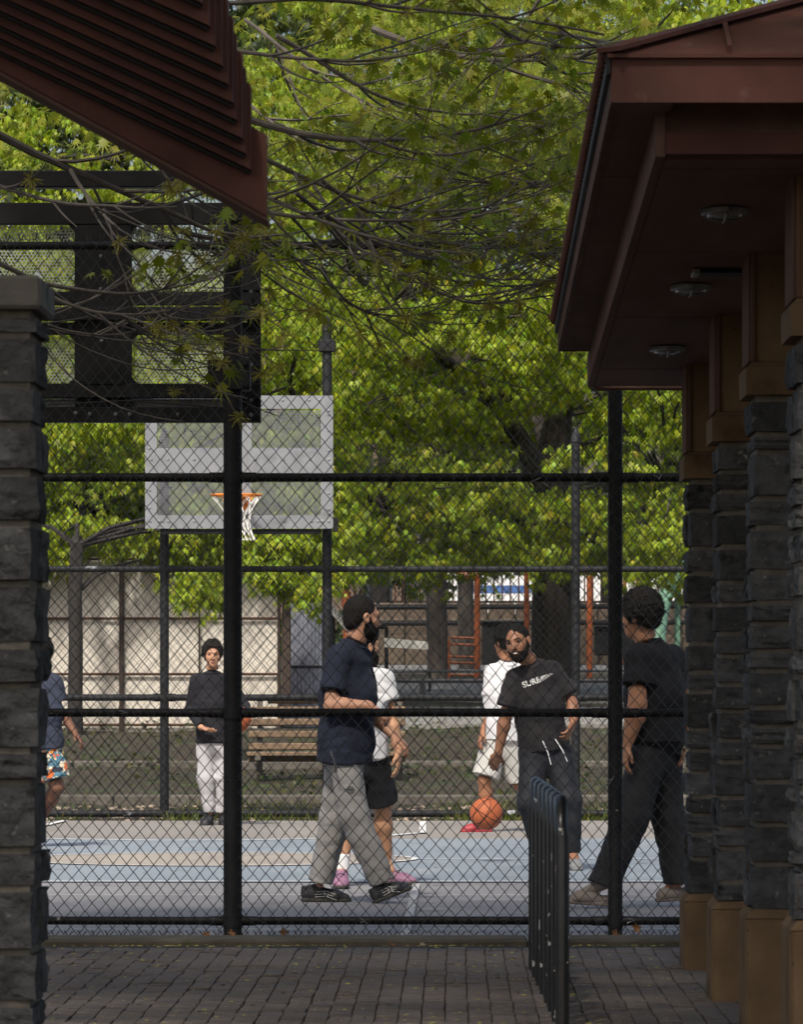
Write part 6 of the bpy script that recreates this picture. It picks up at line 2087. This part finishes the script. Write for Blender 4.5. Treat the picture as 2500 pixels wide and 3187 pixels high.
M['underwear'] = mat('pale printed waistband', (.62, .62, .50), (.55, .57, .47), 9, .9, extra=[((.09, .22, .48), 14, .6, .64), ((.75, .75, .7), 22, .6, .64)])
B_.mesh('waistband', M['underwear'], tr4)
q = L4(-.086, -.004, -.034); MB().lathe(tuple(q), [(.001, -.006), (.006, 0), (.001, .006)], 8).build('ear_stud', M['silver'], b4, True)
q = L4(.086, -.004, -.034); MB().lathe(tuple(q), [(.001, -.006), (.006, 0), (.001, .006)], 8).build('ear_stud', M['silver'], b4, True)

# ------------------------------------------------------------------ white-tee player behind the leaning man
M['grey_shorts'] = cloth('pale grey shorts', (0.42, 0.41, 0.39), (0.34, 0.335, 0.32))
SK5 = skin('deep brown skin', (0.27, 0.125, 0.070))
P5, g5, L5, b5 = figure('player in white tee, pale shorts and red shoes behind the leaning man', 45.2, 1.0, {
    'head': (1572, 2000, 0), 'neck': (1580, 2052, 0), 'sh_a': (1532, 2088, 0), 'el_a': (1532, 2195, -.02), 'wr_a': (1504, 2280, -.08), 'ha_a': (1490, 2318, -.12), 'pn_a': (.8, .3, 0), 'cu_a': .9,
    'sh_b': (1625, 2086, .05), 'el_b': (1640, 2190, .1), 'wr_b': (1630, 2270, 0), 'ha_b': (1622, 2310, 0), 'th_b': -1,
    'hp_a': (1542, 2315, 0), 'kn_a': (1508, 2428, -.05), 'an_a': (1508, 2560, .05), 'toe_a': (1450, 2585, 0),
    'hp_b': (1588, 2315, .02), 'kn_b': (1618, 2440, .1), 'an_b': (1712, 2540, .3), 'toe_b': (1670, 2580, .3), 'fw': (-1, 0, 0)},
    SK5, hair={'t': .024, 'up': .012, 'curl': .010, 'n': 500, 'front': .008}, hf=nrm((-.62, .78, -.05)),
    top={'mat': M['white_tee'], 'fit': .026, 'sleeve': .70, 'drop': -.02, 'girth': (.145, .128)}, bottom={'mat': M['grey_shorts'], 'r': (.115, .125, .1), 'short': .92, 'bare': True})
shoe(P5, (W(1532, 2590, 45.2).x, 45.2, .0), (W(1436, 2590, 45.1).x, 45.1, 0.0), (0, 0, 1), m='shoe_red', ms='shoe_red')
shoe(P5, (W(1730, 2590, 45.5).x, 45.5, .10), (W(1650, 2590, 45.5).x, 45.5, 0.0), (0, 0, 1), m='shoe_red', ms='shoe_red')

# ------------------------------------------------------------------ waiting man with ball by the far fence
M['black_sweat'] = cloth('black long-sleeved top', (0.018, 0.018, 0.022), (0.012, 0.012, 0.015))
M['white_sweat'] = cloth('pale grey sweatpants', (0.38, 0.375, 0.39), (0.32, 0.315, 0.33), .006, 18)
SK6 = skin('light tan skin', (0.40, 0.215, 0.135))
f6 = nrm((.10, -1, -.02))
P6, g6, L6, b6 = figure('man in black long sleeves and pale sweatpants waiting with a ball', 47.4, .92, {
    'head': (661, 2040, -.03), 'neck': (660, 2082, 0), 'sh_a': (612, 2120, 0), 'el_a': (590, 2208, 0), 'wr_a': (626, 2264, -.20), 'ha_a': (668, 2282, -.30), 'pn_a': (.3, 0, 1), 'cu_a': .5, 'th_a': -1,
    'sh_b': (711, 2120, 0), 'el_b': (762, 2195, -.02), 'wr_b': (778, 2238, -.16), 'ha_b': (762, 2268, -.22), 'pn_b': (-.8, .2, .3), 'cu_b': .7, 'th_b': 1,
    'hp_a': (640, 2318, 0), 'kn_a': (640, 2420, -.04), 'an_a': (652, 2525, 0), 'toe_a': (650, 2568, -.2),
    'hp_b': (690, 2318, 0), 'kn_b': (694, 2420, -.04), 'an_b': (690, 2525, .02), 'toe_b': (694, 2568, -.2), 'fw': (0, -1, 0)},
    SK6, hair={'t': .022, 'up': .008, 'curl': .008, 'n': 700, 'ear': .5, 'front': .010, 'mat': 'afro'}, hf=f6,
    top={'mat': M['black_sweat'], 'fit': .010, 'long': True, 'drop': -.02, 'girth': (.138, .112), 'arm': .85, 'nr': .050}, bottom={'mat': M['white_sweat'], 'r': (.090, .073, .056), 'pw': .88, 'fold': .012, 'over': .02})
for an, tx in ((g6['an_a'], -.04), (g6['an_b'], .05)):
    hl = np.array((an[0], an[1] + .08, 0.0)); shoe(P6, hl, hl + np.array((tx, -.29, 0)), (0, 0, 1), m='shoe_black', ms='shoe_black', high=.12)
lp = MB().lathe((0, 0, 0), [(.001, -.005), (.010, -.003), (.012, 0), (.010, .003), (.001, .005)], 10); q = L6(0, .095, -.063); lp.v = [tuple(np.array((v[0] * 1.7, v[1] * .5, v[2] * 1.6)) + q) for v in lp.v]
lp.build('lips', M['lips'], b6, True)
basketball(W(738, 2238, 47.15), .119, (.2, .9, .3), 'orange basketball held at the hip beside the thick fence post')

# ------------------------------------------------------------------ player cut off by the left pier
M['slate_tee'] = cloth('slate navy tee', (0.040, 0.046, 0.070), (0.028, 0.033, 0.052))
M['floral'] = mat('floral print shorts', (.60, .52, .38), (.06, .15, .21), 15, .85, .004, 18, mix=(.49, .51), detail=2, extra=[((.52, .12, .03), 11, .57, .58), ((.62, .43, .07), 9, .62, .63), ((.02, .025, .04), 13, .60, .61)])
SK7 = skin('dark skin', (0.150, 0.070, 0.042))
P7, g7, L7, b7 = figure('player in slate tee and floral shorts, half hidden by the left pier', 41.0, .98, {
    'head': (122, 2035, 0), 'neck': (120, 2088, 0), 'sh_a': (72, 2125, 0), 'el_a': (52, 2240, 0), 'wr_a': (60, 2330, -.1), 'ha_a': (62, 2372, -.12), 'th_a': -1,
    'sh_b': (166, 2122, 0), 'el_b': (190, 2220, .03), 'wr_b': (230, 2278, -.02), 'ha_b': (256, 2312, -.06), 'pn_b': (-.8, .1, -.5), 'cu_b': .8, 'th_b': -1,
    'hp_a': (96, 2338, 0), 'kn_a': (84, 2470, -.05), 'an_a': (70, 2600, .05), 'toe_a': (60, 2640, -.1),
    'hp_b': (148, 2338, 0), 'kn_b': (176, 2448, -.02), 'an_b': (118, 2560, .25), 'toe_b': (110, 2600, .3), 'fw': (-.2, -1, 0)},
    SK7, hair={'t': .018, 'up': .012, 'curl': .006, 'cs': 50}, hf=nrm((-.5, .8, 0)),
    top={'mat': M['slate_tee'], 'fit': .026, 'sleeve': .62, 'drop': -.02}, bottom={'mat': M['floral'], 'r': (.115, .118, .1), 'short': .80, 'bare': True})
shoe(P7, (g7['an_a'][0], 41.1, .0), (g7['an_a'][0] - .05, 40.8, 0.0), (0, 0, 1), m='shoe_black', ms='sole_black')
shoe(P7, (g7['an_b'][0], 41.35, .12), (g7['an_b'][0] - .05, 41.12, 0.0), (0, .4, 1), m='shoe_black', ms='sole_black')
